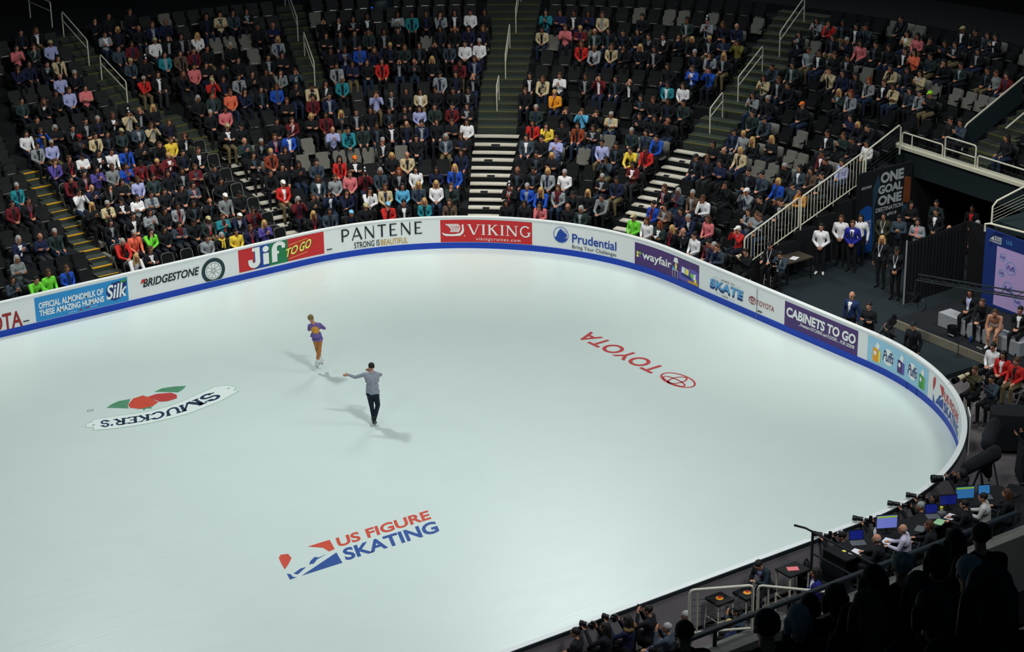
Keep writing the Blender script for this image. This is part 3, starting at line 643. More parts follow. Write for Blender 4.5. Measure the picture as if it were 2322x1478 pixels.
PEOPLE = "0,-959,-40,sd;0,-894,-22,ed;0,-841,-20,eb;0,-776,0,bb;0,-549,4,wy;0,-489,3,kb;0,-284,29,gd;0,-231,43,kga;0,-178,32,yd;0,-125,22,nb+;0,-72,11,vy;0,93,0,ky+;0,146,3,sd;0,206,-11,kB;0,260,17,kC;0,327,9,rB;0,375,4,kd;0,437,8,ty;0,512,-9,qb;0,686,-9,kd;0,741,-7,kd;0,788,6,pd;0,872,19,kx;0,919,-3,dg;0,1092,8,eC;0,1140,6,wb;0,1200,-22,dr;0,1248,-20,ky+;0,1295,-31,kxh;0,1343,-41,wd;0,1390,50,md;0,1438,-10,ng;0,1485,0,sb;1,-903,-34,fg;1,-549,23,rg+;1,-496,11,og+;1,-443,13,ed;1,-390,42,kd;1,-337,21,sda;1,-284,24,kK;1,-231,31,dC+;1,-178,42,tb+;1,-125,26,nW+;1,-65,33,mdh;1,79,-5,mgh;1,122,-16,kb;1,171,-38,ndh;1,219,-45,nd;1,286,-22,wd;1,331,-30,cb;1,380,-27,id;1,425,-37,sy;1,475,-37,wy;1,518,-23,db+;1,681,-7,kS+;1,728,20,bg;1,777,-27,by;1,822,-26,gba;1,866,21,kK;1,909,-6,ky;1,953,11,fd;1,1114,-5,bd+;1,1158,-19,qd;1,1213,-21,nd;1,1256,-26,ng;1,1314,-41,pb;1,1430,12,rWh;2,-857,-33,ng;2,-784,-6,nxc;2,-729,7,dg;2,-535,35,kd;2,-458,4,kd;2,-405,-27,gd;2,-351,-9,kd;2,-296,7,gd+;2,-243,-1,kd;2,-177,50,kxh;2,-124,1,fW;2,-71,1,kK;2,67,-46,rW;2,168,6,sb;2,210,-13,gb;2,250,-50,pb;2,290,-50,mSh;2,331,-50,sg;2,380,-19,kr;2,425,5,wd;2,478,-13,nd;2,526,-43,by;2,691,-15,kx;2,732,3,kd;2,772,-20,gy;2,813,19,wg;2,919,-1,kg;2,963,-11,nd;2,1104,-21,kb+;2,1144,-5,sg+;2,1193,-46,qg;2,1234,-29,wb+;2,1402,-50,gd;2,1442,-35,gb;2,1482,-20,kb;3,-564,-28,ky;3,-509,-6,cgc;3,-456,3,kKc;3,-403,-3,wdc;3,-350,0,gdc;3,-297,20,kd;3,-244,-27,kd;3,-191,12,sd+;3,-97,-10,kd;3,58,-37,kd;3,95,-38,kd;3,137,-32,kd;3,183,-26,sd;3,241,-31,rd;3,280,-4,kO;3,371,-14,ky;3,409,-5,cx;3,541,-26,nd;3,727,-23,kd;3,764,-3,ky;3,898,11,sdh;3,976,-15,md;3,1240,-6,kdh;3,1309,-7,gWh;3,1380,-50,kd;3,1418,21,kdh;3,1455,-50,kd;4,-798,-49,md;4,-743,-43,kd+;4,-566,-12,wdh;4,-513,13,nx;4,-460,-4,kd;4,-407,6,kd;4,-354,-2,lb;4,-301,-10,dd;4,-248,-21,kd;4,-195,-18,kd;4,-138,6,mb;4,-83,-15,kd;4,50,-34,kd;4,93,-34,uy;4,128,-50,kd;4,358,-30,kg;4,436,-25,kd;4,504,10,sg;4,539,-30,kb;4,691,-50,sd;4,726,-27,kd;4,761,-46,lb;4,871,-39,ld;4,906,-20,kd;4,941,10,yd;4,976,5,rKa;4,1101,9,kK;4,1140,-43,kb;4,1175,-26,nd;4,1254,-6,kd;4,1289,2,sd;4,1346,-9,by;4,1415,-24,sK;4,1478,-6,ad;5,-742,-19,tg;5,-559,3,md;5,-506,-9,kd+;5,-453,7,vd;5,-400,2,fb;5,-347,50,bd+;5,-294,39,mK+;5,-241,17,my;5,-188,18,my;5,-135,15,kd;5,-82,-2,kb;5,56,-21,dx;5,94,4,kg;5,127,-5,nb+;5,160,-1,bK;5,257,-7,lx;5,289,-37,td;5,322,-13,dd;5,354,-23,kd;5,387,-1,kd;5,420,22,kx;5,452,-17,nd;5,485,-34,kd;5,517,17,kb;5,550,5,wd;5,693,12,rd;5,727,-8,yd;5,759,1,kd;5,793,6,ud;5,830,-6,kd;5,914,17,dg;5,947,16,sd;5,980,3,bd;5,1111,2,kd;5,1144,21,kx;5,1182,-3,cy;5,1307,19,kg;5,1351,-14,sd;5,1384,15,qd;5,1484,-17,kd;6,-567,4,vb;6,-514,-4,kb+;6,-461,20,wKc;6,-408,-4,kd;6,-355,50,wd;6,-302,50,bd;6,-249,3,kd;6,-186,20,kb;6,-133,34,yb;6,-80,12,kbh;6,43,-50,kCc;6,74,-15,kK;6,151,-10,kd;6,182,-11,mb;6,225,-4,ky;6,256,-4,md;6,288,-6,ky;6,319,-20,kd;6,349,-42,kd;6,388,-9,kd;6,420,-20,kd;6,451,22,ld;6,482,-50,dd;6,518,-50,md;6,549,-50,kd;6,691,13,dg;6,756,-6,kbh;6,787,26,ibh;6,818,34,kbh;6,849,50,cg;6,910,16,kd;6,943,23,kd;6,973,44,kxh;6,1123,26,nK;6,1153,-9,gy;6,1184,-8,ky;6,1215,7,ky;6,1347,7,md;6,1379,38,kd;6,1482,-8,ld;7,-581,8,gd;7,-528,16,lg;7,-430,4,kR;7,-377,-9,cd;7,-324,35,kd;7,-271,35,dC;7,-218,-21,sK;7,-157,34,cbh;7,-90,39,kb;7,36,-1,kg+;7,65,-30,pd;7,191,-28,kb;7,243,-50,md;7,276,-38,nd;7,370,26,lbh;7,399,-6,kd;7,428,-48,kd;7,456,-4,cd;7,485,-30,kd;7,520,-16,kd;7,549,3,kd;7,660,20,kb;7,721,-17,ay;7,890,5,kd;7,918,-7,kb;7,948,-4,kd;7,979,1,dd;7,1124,7,dd;7,1158,9,sK;7,1305,-10,kd;7,1334,11,db;7,1363,31,kd;7,1430,16,wd;8,-589,50,wd;8,-536,39,bbh;8,-483,50,kg;8,-430,33,kd;8,-377,-5,kd;8,-325,30,kg;8,-272,2,kb;8,-219,-11,cSh;8,-166,23,kxh;8,-112,21,ky;8,28,-23,kg;8,57,-37,db;8,93,-35,ob+;8,120,-43,nd;8,157,18,kd;8,184,-23,bb;8,222,-7,kd;8,250,-24,cK;8,278,-15,kd;8,310,-36,tg;8,495,-50,gK;8,525,-29,kd;8,557,43,kxh;8,664,-3,kd;8,691,-19,cb;8,719,8,wb;8,770,-50,kd;8,797,-35,mdh;8,825,11,kd;8,852,38,kxh;8,927,-2,td;8,955,14,wd;8,1101,-50,gd;8,1129,0,kg;8,1199,9,kO;8,1305,19,nd;8,1332,29,ky;8,1360,30,kd;9,-543,-3,kd;9,73,-19,rCh;9,99,13,kd;9,125,-17,gd;9,151,-50,kd;9,177,-41,kd;9,203,-19,fd;9,234,48,sbh;9,309,-2,gd;9,337,-22,nd;9,364,-50,kd;9,391,-50,rd;9,423,12,kdh;9,450,35,kx;9,482,14,ky;9,532,-10,md;9,558,-1,nb;9,906,-4,kd;9,949,20,bb;9,980,14,bdh;9,1084,1,cd;9,1110,12,kb+;9,1140,-20,kd;9,1233,-6,dy;9,1259,-50,gr;9,1582,0,kd;9,1634,-27,sd;9,1833,-12,kd;10,-541,20,dd;10,-469,33,kb;10,-414,5,kd+;10,-361,10,lb;10,-308,-20,pd;10,-72,39,rg;10,-19,-8,kd+;10,34,-11,kb+;10,59,-25,pd;10,84,4,kd;10,109,-17,kd+;10,144,11,kd;10,195,-12,kd;10,220,-21,kd;10,306,-14,kd+;10,331,-8,nb;10,357,-26,bd;10,382,-27,nb;10,411,4,ky+;10,436,39,db;10,461,-5,kd;10,488,8,kdh;10,513,37,sd;10,540,-15,wd;10,565,-40,wg+;10,741,-28,rb+;10,766,-20,gx;10,791,24,cb;10,816,-19,kd;10,841,7,ky+;10,865,20,kd+;10,938,-3,kg;10,966,1,gd;10,991,-14,ky;10,1079,47,sd;10,1111,15,dd+;10,1186,-42,cdh;10,1211,-50,nd;10,1236,-50,kd;10,1260,-6,gr;10,1285,7,kb;10,1310,-11,cd;10,1335,27,sd;10,1360,30,gd;10,1407,7,kL;11,-352,42,lx+;11,-299,15,kg;11,-77,3,sC;11,-24,-11,kS;11,29,10,td;11,53,-15,qd;11,77,-22,md;11,101,-23,kd+;11,144,3,kg;11,225,-2,gy;11,307,-2,kd+;11,331,2,kd+;11,355,2,kd;11,378,-24,dd;11,404,-16,kd+;11,428,9,kd;11,498,6,kd+;11,522,26,kx;11,545,21,nd;11,569,6,kb;11,666,34,cd;11,706,-36,pb;11,729,13,my;11,753,48,dx;11,777,-1,kd;11,800,50,kd;11,824,10,kd;11,848,-9,kd;11,871,5,kd;11,895,23,kd;11,921,-1,ky;11,945,29,ky;11,969,19,nd;11,993,40,zdh;11,1116,16,gb;11,1140,-18,kd;11,1164,0,kb;11,1188,-1,kd+;11,1271,-2,cd;11,1295,17,kd;11,1319,20,cd;12,-484,-12,nd+;12,-427,18,nd+;12,-368,20,kd;12,-315,17,cd;12,-75,32,sd;12,-22,9,md+;12,31,22,wCa;12,53,9,kdh;12,76,17,kd;12,99,-9,wy;12,203,4,kd;12,229,27,nx;12,309,-10,kdh;12,335,6,kd;12,358,-9,kd;12,381,-45,kd;12,430,-38,gd;12,453,-21,td;12,476,-31,kd;12,499,-26,gd;12,522,-43,kd;12,547,-36,wd;12,570,-39,kd;12,668,-50,td;12,691,-42,nd;12,713,-36,kd;12,736,-29,nd;12,759,-20,cb;12,821,13,kd;12,896,-21,dd;12,929,-34,gS;12,951,29,kb;12,974,36,nx;12,1077,50,kd;12,1135,6,kd;12,1158,24,kg;12,1186,-7,pd;12,1208,9,kd;12,1231,12,kd;12,1259,12,kd;12,1282,-50,od;12,1305,9,dd;12,1341,-11,kd;12,1375,29,dd;12,1487,16,kd;12,1524,28,fb;12,1578,-2,md;13,-440,-35,pd;13,-371,15,db;13,-301,25,lC;13,-84,33,gdc;13,-31,8,ky;13,22,42,kx;13,44,6,nb+;13,66,7,nx;13,130,-29,kd;13,152,-44,cd;13,173,-50,sd;13,195,-50,kd;13,1086,37,gd;13,1108,50,rd;13,1129,19,kd;13,1151,44,kd;13,1173,-15,sdh;13,1235,16,cd;13,1256,-2,pd;13,1278,24,kd;13,1300,42,kd;13,1322,-3,kd;13,1368,42,kd;14,-373,26,kd;14,-314,32,kb;14,-84,29,kd;14,-31,-20,kd;14,22,-50,kd;14,1208,0,kd;14,1301,50,kC;14,1322,37,kd;14,1343,50,sd;14,1364,45,kd"
GREY_SEATS = "4,104;4,143;4,178;4,223;4,262;4,296;4,329;4,403;4,691;4,754;4,786;4,819;4,1186;4,1275;5,206;5,240;5,318;5,331;5,423;5,858;5,919;5,996;5,1164;5,1215;5,1251;5,1421;6,131;6,154;6,488;6,712;6,868;6,892;6,1215;6,1218;6,1253;6,1281;7,483;7,1225;11,-390;11,138;11,186;11,210;11,475;11,684;11,1199;11,1214;11,1231;11,1341;11,1422;11,1480;11,1531;11,1577;12,-474;12,136;12,159;12,184;12,449;12,713;12,1100;12,1157;12,1216;12,1360;13,114;13,123;13,306;13,804;13,851;13,873;13,918;13,989;13,1005;13,1121;13,1312;13,1324;14,82;14,1185;14,1204;14,1225;14,1333;14,1351;14,1483"
def ddata(s): return [q.split(',') for q in s.split(';')]
# ------------------------------------------------------------------ body builder: joints -> capsules -> one continuous surface
SKIN, TOP, INNER, LEGS, SHOE, EYE, LIP, ACC = range(8)
class Prims:
    def __init__(self): self.p = []
    def cap(self, a, b, r0, r1, lab, bias=0.0): self.p.append(('c', Vector(a), Vector(b), r0, r1, lab, bias)); return self
    def ell(self, c, r, lab, M=None, bias=0.0): self.p.append(('e', Vector(c), Vector(r), M or Matrix.Identity(3), 0, lab, bias)); return self
def skin_mesh(name, P, vox, faces, smooth_it=2):
    """union of the primitives as one closed mesh; faces take the label of the nearest primitive"""
    mb = MB()
    for q in P.p:
        if q[0] == 'c':
            _, a, b, r0, r1, _, _ = q
            if (b-a).length > 1e-4: mb.tube([a, b], r0, 10, r2=r1)
            mb.ell(a, (r0,)*3, 10); mb.ell(b, (r1,)*3, 10)
        else: mb.ell((0, 0, 0), q[2], 12, Matrix.Translation(q[1]) @ q[3].to_4x4())
    o = mb.build(name, [], smooth=False)
    md = o.modifiers.new('u', 'REMESH'); md.mode = 'VOXEL'; md.voxel_size = vox
    if smooth_it: ms = o.modifiers.new('s', 'SMOOTH'); ms.iterations = smooth_it; ms.factor = .5
    dg = bpy.context.evaluated_depsgraph_get(); n0 = len(o.evaluated_get(dg).data.polygons)
    if faces and n0*2 > faces:
        mdn = o.modifiers.new('d', 'DECIMATE'); mdn.ratio = faces/(n0*2.0)
    dg = bpy.context.evaluated_depsgraph_get(); me = bpy.data.meshes.new_from_object(o.evaluated_get(dg))
    old = o.data; bpy.data.objects.remove(o); bpy.data.meshes.remove(old)
    me.name = name
    n = len(me.polygons); c = np.zeros(n*3, 'f'); me.polygons.foreach_get('center', c); c = c.reshape(-1, 3)
    best = np.full(n, 1e9); lab = np.zeros(n, int)
    for q in P.p:
        if q[0] == 'c':
            a, b = np.array(q[1]), np.array(q[2]); d = b-a; L2 = max(1e-9, d @ d)
            t = np.clip(((c-a) @ d)/L2, 0, 1); dist = np.linalg.norm(c-(a+t[:, None]*d), axis=1)-(q[3]+(q[4]-q[3])*t)
        else:
            Mi = np.array(q[3].inverted()); l = (c-np.array(q[1])) @ Mi.T; r = np.array(q[2])
            dist = (np.linalg.norm(l/r, axis=1)-1)*r.min()
        dist = dist-q[6]; k = dist < best; best[k] = dist[k]; lab[k] = q[5]
    me.polygons.foreach_set('use_smooth', [True]*n)
    return me, lab, c
def add_hand(P, wr, d, nrm, side, curl=.5, s=1.0, lab=SKIN):
    """palm, four unequal fingers bent toward nrm, thumb leaving the side of the palm"""
    wr = Vector(wr); d = Vector(d).normalized(); nrm = Vector(nrm); nrm = (nrm-d*nrm.dot(d)).normalized(); sv = d.cross(nrm)*side
    for i, ln in enumerate((.92, 1.0, .95, .78)):
        k = wr+d*.085*s+sv*(i-1.5)*-.020*s
        P.cap(wr+d*.015*s+sv*(i-1.5)*-.012*s, k, .015*s, .0125*s, lab)
        a1 = curl*.7; p1 = k+(d*math.cos(a1)+nrm*math.sin(a1))*.042*s*ln; a2 = curl*1.7
        P.cap(k, p1, .0105*s, .0095*s, lab); P.cap(p1, p1+(d*math.cos(a2)+nrm*math.sin(a2))*.036*s*ln, .0095*s, .0075*s, lab)
    t0 = wr+d*.03*s+sv*.028*s; t1 = t0+(d*.55+sv*.75+nrm*.25).normalized()*.036*s
    P.cap(t0, t1, .014*s, .011*s, lab); P.cap(t1, t1+(d*.9+sv*.25+nrm*.35).normalized()*.032*s, .011*s, .008*s, lab)
def add_head(P, H, yaw=0.0, pitch=0.0, roll=0.0, s=1.0):
    Rm = Matrix.Rotation(yaw, 3, 'Z') @ Matrix.Rotation(pitch, 3, 'X') @ Matrix.Rotation(roll, 3, 'Y'); H = Vector(H)
    T = lambda x, y, z: H+Rm @ Vector((x*s, y*s, z*s)); V = lambda x, y, z: Vector((x*s, y*s, z*s))
    P.ell(T(0, .012, .02), V(.077, .094, .092), SKIN, Rm); P.ell(T(0, -.028, -.04), V(.060, .064, .078), SKIN, Rm)
    P.ell(T(0, -.062, -.098), V(.030, .026, .022), SKIN, Rm); P.cap(T(0, -.090, .004), T(0, -.108, -.028), .009*s, .014*s, SKIN)
    for sx in (-1, 1):
        P.ell(T(sx*.078, .012, -.012), V(.012, .022, .031), SKIN, Rm); P.cap(T(sx*.014, -.086, .026), T(sx*.05, -.074, .028), .009*s, .008*s, SKIN)
        P.ell(T(sx*.031, -.080, .006), V(.015, .012, .010), EYE, Rm, .002)
        P.ell(T(sx*.043, -.052, -.03), V(.022, .02, .024), SKIN, Rm)
    P.ell(T(0, -.086, -.064), V(.025, .013, .010), LIP, Rm, .002)
    return Rm
def make_body(name, J, vox=.011, faces=4200, bulk=1.0, sleeve=TOP, jacket=1.0, hands=.55, skirt=False, forearm=None, calf=LEGS, inner=True, neck=SKIN):
    P = Prims(); g = lambda k: Vector(J[k]); hip, ch = g('hip'), g('chest'); b = bulk
    up = (ch-hip).normalized(); hl, hr = g('hipL'), g('hipR')
    P.cap(hl, hr, .112*b, .112*b, LEGS); P.cap(hip+up*.04, hip+up*.2, .128*b, .130*b, TOP, .012); P.cap(hip+up*.12, ch-up*.10, .128*b, .140*b, TOP)
    sl, sr = g('shL'), g('shR'); m_ = (sl+sr)/2
    P.cap(m_+(sl-m_)*.5-up*.08, m_+(sr-m_)*.5-up*.08, .124*b, .124*b, TOP); P.cap(m_+(sl-m_)*.9-up*.01, m_+(sr-m_)*.9-up*.01, .078*b, .078*b, TOP)
    H = g('head'); Rm = add_head(P, H, *J.get('face', (0, 0, 0)), s=J.get('hs', 1.0))
    P.cap(m_+up*.04, H+Vector((0, .015, -.08)), .054, .050, neck); P.cap(m_+up*.03+(sl-m_)*.3, m_+up*.03+(sr-m_)*.3, .06*b, .06*b, TOP)
    for S, sd in (('L', 1), ('R', -1)):
        sh, el, wr = g('sh'+S), g('el'+S), g('wr'+S)
        P.cap(sh, el, .064*jacket, .052*jacket, sleeve); fa = sleeve if forearm is None else forearm
        P.cap(el, el+(wr-el)*.93, (.052 if fa != SKIN else .043)*jacket, (.040 if fa != SKIN else .030)*jacket, fa); P.cap(el+(wr-el)*.9, wr, .031, .028, SKIN)
        hd = Vector(J.get('hd'+S, wr-el)); add_hand(P, wr, hd, J.get('pn'+S, (0, 0, -1)), sd*J.get('ts'+S, 1), hands)
        hp, kn, an, to = g('hip'+S), g('kn'+S), g('an'+S), g('to'+S)
        P.cap(hp, kn, .098*b, .068*b, LEGS); P.cap(kn, an, .066, .048, calf)
        he = an+Vector((0, .03, -.05)); 
        if J.get('shoes', True): P.cap(an+(to-an)*.05+Vector((0, 0, -.04)), to, .042, .036, SHOE); P.cap(an, he, .044, .040, SHOE)
        else: P.cap(an, to, .04, .034, SHOE)
    me, lab, c = skin_mesh(name, P, vox, faces)
    if inner:
        f = (ch-up*.02); z1 = f.z+.05; z0 = z1-.30; k = (lab == TOP) & (c[:, 2] < z1) & (c[:, 2] > z0) & (np.abs(c[:, 0]-f.x) < .012+.055*(c[:, 2]-z0)/(z1-z0)) & (c[:, 1] < f.y-.03)
        lab[k] = INNER
    me['head'] = list(H); me['face'] = list(J.get('face', (0, 0, 0)))
    return me, lab
def seat_pose(**o):
    J = dict(hip=(0, .03, .565), hipL=(.095, .02, .555), hipR=(-.095, .02, .555), knL=(.125, -.385, .55), knR=(-.125, -.385, .55), anL=(.125, -.37, .11), anR=(-.125, -.37, .11), toL=(.15, -.50, .045), toR=(-.15, -.50, .045),
             chest=(0, .045, 1.01), shL=(.18, .045, 1.01), shR=(-.18, .045, 1.01), head=(0, .0, 1.225), elL=(.215, .0, .78), elR=(-.215, .0, .78), wrL=(.07, -.21, .70), wrR=(-.07, -.21, .70),
             hdL=(-.7, -.5, -.1), hdR=(.7, -.5, -.1), face=(0, .08, 0))
    J.update(o); return J
POSES = {
 'lap': seat_pose(),
 'cross': seat_pose(elL=(.215, -.04, .80), elR=(-.215, -.04, .80), wrL=(-.05, -.20, .86), wrR=(.06, -.21, .82), hdL=(-1, -.02, .1), hdR=(1, -.02, .1), pnL=(0, 1, 0), pnR=(0, 1, 0)),
 'photo': seat_pose(elL=(.215, -.17, .88), elR=(-.215, -.17, .88), wrL=(.075, -.20, 1.13), wrR=(-.075, -.20, 1.13), hdL=(-.25, -.1, 1), hdR=(.25, -.1, 1), pnL=(-.6, .4, 0), pnR=(.6, .4, 0)),
 'chin': seat_pose(chest=(0, -.02, 1.0), shL=(.18, -.02, 1.0), shR=(-.18, -.02, 1.0), head=(0, -.10, 1.205), elR=(-.13, -.27, .76), wrR=(-.04, -.19, 1.03), hdR=(.2, .1, 1), pnR=(.2, 1, 0), elL=(.22, -.08, .76), wrL=(-.02, -.28, .72), hdL=(-1, -.1, 0), face=(.1, .05, 0)),
 'lean': seat_pose(chest=(0, -.12, .97), shL=(.18, -.12, .97), shR=(-.18, -.12, .97), head=(0, -.22, 1.155), elL=(.2, -.34, .68), elR=(-.2, -.34, .68), wrL=(.05, -.50, .63), wrR=(-.05, -.50, .63), hdL=(-.5, -.7, .1), hdR=(.5, -.7, .1), face=(0, -.05, 0)),
 'thigh': seat_pose(elL=(.22, .0, .78), elR=(-.22, .0, .78), wrL=(.13, -.26, .685), wrR=(-.13, -.26, .685), hdL=(-.2, -1, -.1), hdR=(.2, -1, -.1), face=(-.12, .06, 0)),
 'clap': seat_pose(elL=(.215, -.06, .80), elR=(-.215, -.06, .80), wrL=(.045, -.25, .93), wrR=(-.045, -.25, .93), hdL=(-.2, -.5, .8), hdR=(.2, -.5, .8), pnL=(-1, 0, 0), pnR=(1, 0, 0), face=(.12, .06, 0)),
}
HAIR = {}
def hair_mesh(kind):
    if kind in HAIR: return HAIR[kind]
    P = Prims()
    if kind in ('short', 'long', 'bob', 'bun', 'pony'):
        P.ell((0, .022, .036), (.089, .102, .091), 0)
        if kind == 'long':
            for sx in (-1, 1): P.cap((sx*.076, .02, .0), (sx*.095, .0, -.25), .036, .034, 0)
            P.cap((0, .075, 0), (0, .085, -.26), .075, .062, 0)
        if kind == 'bob':
            for sx in (-1, 1): P.cap((sx*.076, .02, .0), (sx*.078, .015, -.085), .034, .03, 0)
            P.cap((0, .07, 0), (0, .065, -.09), .072, .05, 0)
        if kind == 'bun': P.ell((0, .10, .07), (.045, .045, .045), 0)
        if kind == 'pony': P.cap((0, .11, .06), (0, .15, -.12), .035, .022, 0)
    elif kind == 'fringe':
        for sx in (-1, 1): P.ell((sx*.068, .035, -.012), (.020, .055, .038), 0)
        P.ell((0, .085, -.008), (.065, .026, .045), 0)
    elif kind == 'cap':
        P.ell((0, .008, .052), (.090, .106, .072), 0); P.ell((0, -.115, .050), (.066, .075, .011), 0); P.ell((0, .008, .12), (.012, .012, .01), 0)
    elif kind == 'beanie':
        P.ell((0, .012, .05), (.094, .108, .098), 0); P.ell((0, .0, .165), (.035, .035, .035), 1); P.ell((0, -.088, .075), (.03, .02, .03), 1)
    elif kind == 'beret': P.ell((0, .0, .085), (.125, .125, .045), 0); P.ell((0, .0, .05), (.09, .1, .05), 0)
    elif kind == 'hood': P.ell((0, .03, .02), (.115, .115, .135), 0); P.cap((0, .06, -.1), (0, .07, -.14), .10, .12, 0)
    me, lab, c = skin_mesh('hair' if kind not in ('cap', 'beanie', 'beret') else 'hat', P, .011, 900, 1)
    me.polygons.foreach_set('material_index', lab.tolist()); me.materials.append(None); me.materials.append(None)
    HAIR[kind] = me; return me
BODY = {}
def body(key):
    if key not in BODY:
        me, lab = make_body('person', POSES[key]); me.polygons.foreach_set('material_index', lab.tolist())
        for _ in range(8): me.materials.append(None)
        BODY[key] = me
    return BODY[key]
# ---- colours
CLOTH = {'k': ((14, 18, 24), 'black'), 'n': ((20, 30, 62), 'navy'), 'g': ((138, 144, 150), 'grey'), 'w': ((226, 226, 230), 'white'), 'r': ((196, 40, 36), 'red'), 'm': ((96, 22, 30), 'maroon'), 'b': ((24, 74, 176), 'blue'), 't': ((32, 128, 140), 'teal'),
 'l': ((160, 166, 212), 'lavender'), 'y': ((226, 196, 66), 'yellow'), 'o': ((226, 108, 78), 'salmon'), 'p': ((206, 110, 116), 'pink'), 'v': ((84, 70, 150), 'purple'), 'e': ((112, 214, 60), 'neon'), 'd': ((34, 52, 50), 'dark-green'), 'c': ((194, 178, 140), 'cream'),
 'q': ((92, 74, 60), 'brown'), 's': ((52, 66, 78), 'slate'), 'f': ((120, 126, 128), 'checked'), 'u': ((134, 58, 34), 'rust'), 'i': ((84, 166, 206), 'sky-blue'), 'a': ((232, 150, 36), 'amber'), 'z': ((112, 108, 44), 'olive')}
GARM = {'k': 'jacket', 'n': 'jacket', 'g': 'hoodie', 'w': 'top', 'r': 'jacket', 'm': 'sweater', 'b': 'jacket', 't': 'jacket', 'l': 'shirt', 'y': 'top', 'o': 'top', 'p': 'top', 'v': 'jacket', 'e': 'jacket', 'd': 'jacket', 'c': 'jacket', 'q': 'coat', 's': 'jacket', 'f': 'shirt', 'u': 'jacket', 'i': 'hoodie', 'a': 'jacket', 'z': 'jacket'}
HAIRC = {'d': ((20, 17, 17), 'dark hair'), 'b': ((70, 46, 30), 'brown hair'), 'y': ((186, 150, 92), 'blond hair'), 'g': ((150, 150, 148), 'grey hair'), 'r': ((120, 52, 26), 'auburn hair'), 'x': ((110, 104, 100), 'balding'),
 'K': ((12, 14, 18), 'black cap'), 'W': ((222, 220, 214), 'white cap'), 'O': ((232, 110, 28), 'orange cap'), 'R': ((150, 30, 34), 'red cap'), 'B': ((116, 186, 224), 'pale-blue cap'), 'S': ((14, 16, 20), 'patterned beanie'), 'C': ((176, 166, 120), 'khaki cap'), 'L': ((150, 226, 40), 'lime cap')}
def cm(code): return mat('cloth_'+CLOTH[code][1].replace(' ', '_'), CLOTH[code][0], rough=0.9, noise=0.28 if code != 'f' else 0.9, scale=26 if code != 'f' else 60)
def hm(code): return mat('hair_'+HAIRC[code][1].replace(' ', '_'), HAIRC[code][0], rough=0.7, noise=0.35, scale=40)
SKINS = [mat('skin_light', (188, 134, 108), rough=0.55, noise=0.10, scale=14), mat('skin_medium', (166, 112, 86), rough=0.55, noise=0.10, scale=14), mat('skin_tan', (136, 88, 64), rough=0.55, noise=0.10, scale=14), mat('skin_deep', (84, 54, 42), rough=0.5, noise=0.10, scale=14)]
LEGC = [mat('trousers_black', (13, 15, 20), rough=0.9, noise=0.25), mat('jeans_blue', (26, 42, 68), rough=0.9, noise=0.3, scale=24), mat('jeans_dark', (16, 22, 36), rough=0.9, noise=0.3, scale=24), mat('trousers_khaki', (104, 92, 64), rough=0.9, noise=0.2), mat('trousers_grey', (40, 44, 48), rough=0.9, noise=0.25), mat('trousers_red', (170, 24, 30), rough=0.9, noise=0.2)]
INN = [cm('k'), cm('k'), cm('g'), cm('n'), cm('w'), cm('s'), cm('k')]
M_SHOE = mat('shoe_black', (12, 12, 14), rough=0.5, noise=0.15); M_SHOEW = mat('shoe_white', (214, 214, 212), rough=0.5, noise=0.08); M_EYE = mat('eye_dark', (22, 16, 14), rough=0.3, noise=0.05); M_LIP = mat('lips', (150, 76, 72), rough=0.5, noise=0.1)
M_CAMB = mat('camera_black', (16, 17, 20), rough=0.4, noise=0.1); M_CARD = mat('badge_card', (226, 226, 232), rough=0.5, noise=0.05); M_LANY = mat('lanyard_red', (196, 32, 48), rough=0.7, noise=0.1); M_LANW = mat('lanyard_white', (220, 224, 232), rough=0.7, noise=0.05)
def set_mat(o, i, m):
    o.material_slots[i].link = 'OBJECT'; o.material_slots[i].material = m
def lanyard_mesh():
    if 'lan' in HAIR: return HAIR['lan']
    mb = MB()
    for sx in (-1, 1): mb.tube([(sx*.062, -.035, 1.085), (sx*.06, -.095, 1.0), (sx*.035, -.118, .90), (sx*.008, -.122, .80)], .008, 5)
    mb.cur = 1; mb.box((0, -.128, .755), (.07, .008, .10)); o = mb.build('lanyard', [M_LANY, M_CARD]); me = o.data; bpy.data.objects.remove(o); me.materials.clear(); me.materials.append(M_LANY); me.materials.append(M_CARD)
    HAIR['lan'] = me; return me
def scarf_mesh():
    if 'scarf' in HAIR: return HAIR['scarf']
    mb = MB(); mb.tube([(.085*math.cos(a), -.0+.085*math.sin(a), 1.085+.02*math.sin(a)) for a in np.linspace(0, 2*math.pi, 13)[:-1]], .035, 8, closed=True)
    mb.tube([(.03, -.08, 1.06), (.04, -.12, .95), (.045, -.125, .78)], .032, 6); mb.tube([(-.03, -.08, 1.06), (-.035, -.125, .95), (-.05, -.13, .82)], .030, 6)
    o = mb.build('scarf', [M_LANY], smooth=True); me = o.data; bpy.data.objects.remove(o); HAIR['scarf'] = me; return me
def hair_kind(h, hsh):
    if h == 'x': return 'fringe'
    if h in 'KWORBCL': return 'cap'
    if h == 'S': return 'beanie'
    return {'d': ('long', 'short', 'long', 'bob', 'bun'), 'b': ('long', 'short', 'bob', 'short'), 'y': ('bob', 'long', 'short'), 'g': ('short', 'short', 'bob'), 'r': ('long',)}[h][hsh % (5 if h == 'd' else 4 if h == 'b' else 1 if h == 'r' else 3)]
def add_mesh_child(name, me, parent, mats, loc=(0, 0, 0), rot=(0, 0, 0)):
    o = bpy.data.objects.new(name, me); COL.objects.link(o); o.parent = parent; o.location = loc; o.rotation_euler = rot
    for i, m_ in enumerate(mats): set_mat(o, i, m_)
    return o
def dress(o, me, skin, top, inner, legs, shoe=None):
    for i, m_ in enumerate((skin, top, inner, legs, shoe or M_SHOE, M_EYE, M_LIP, M_LANY)): set_mat(o, i, m_)
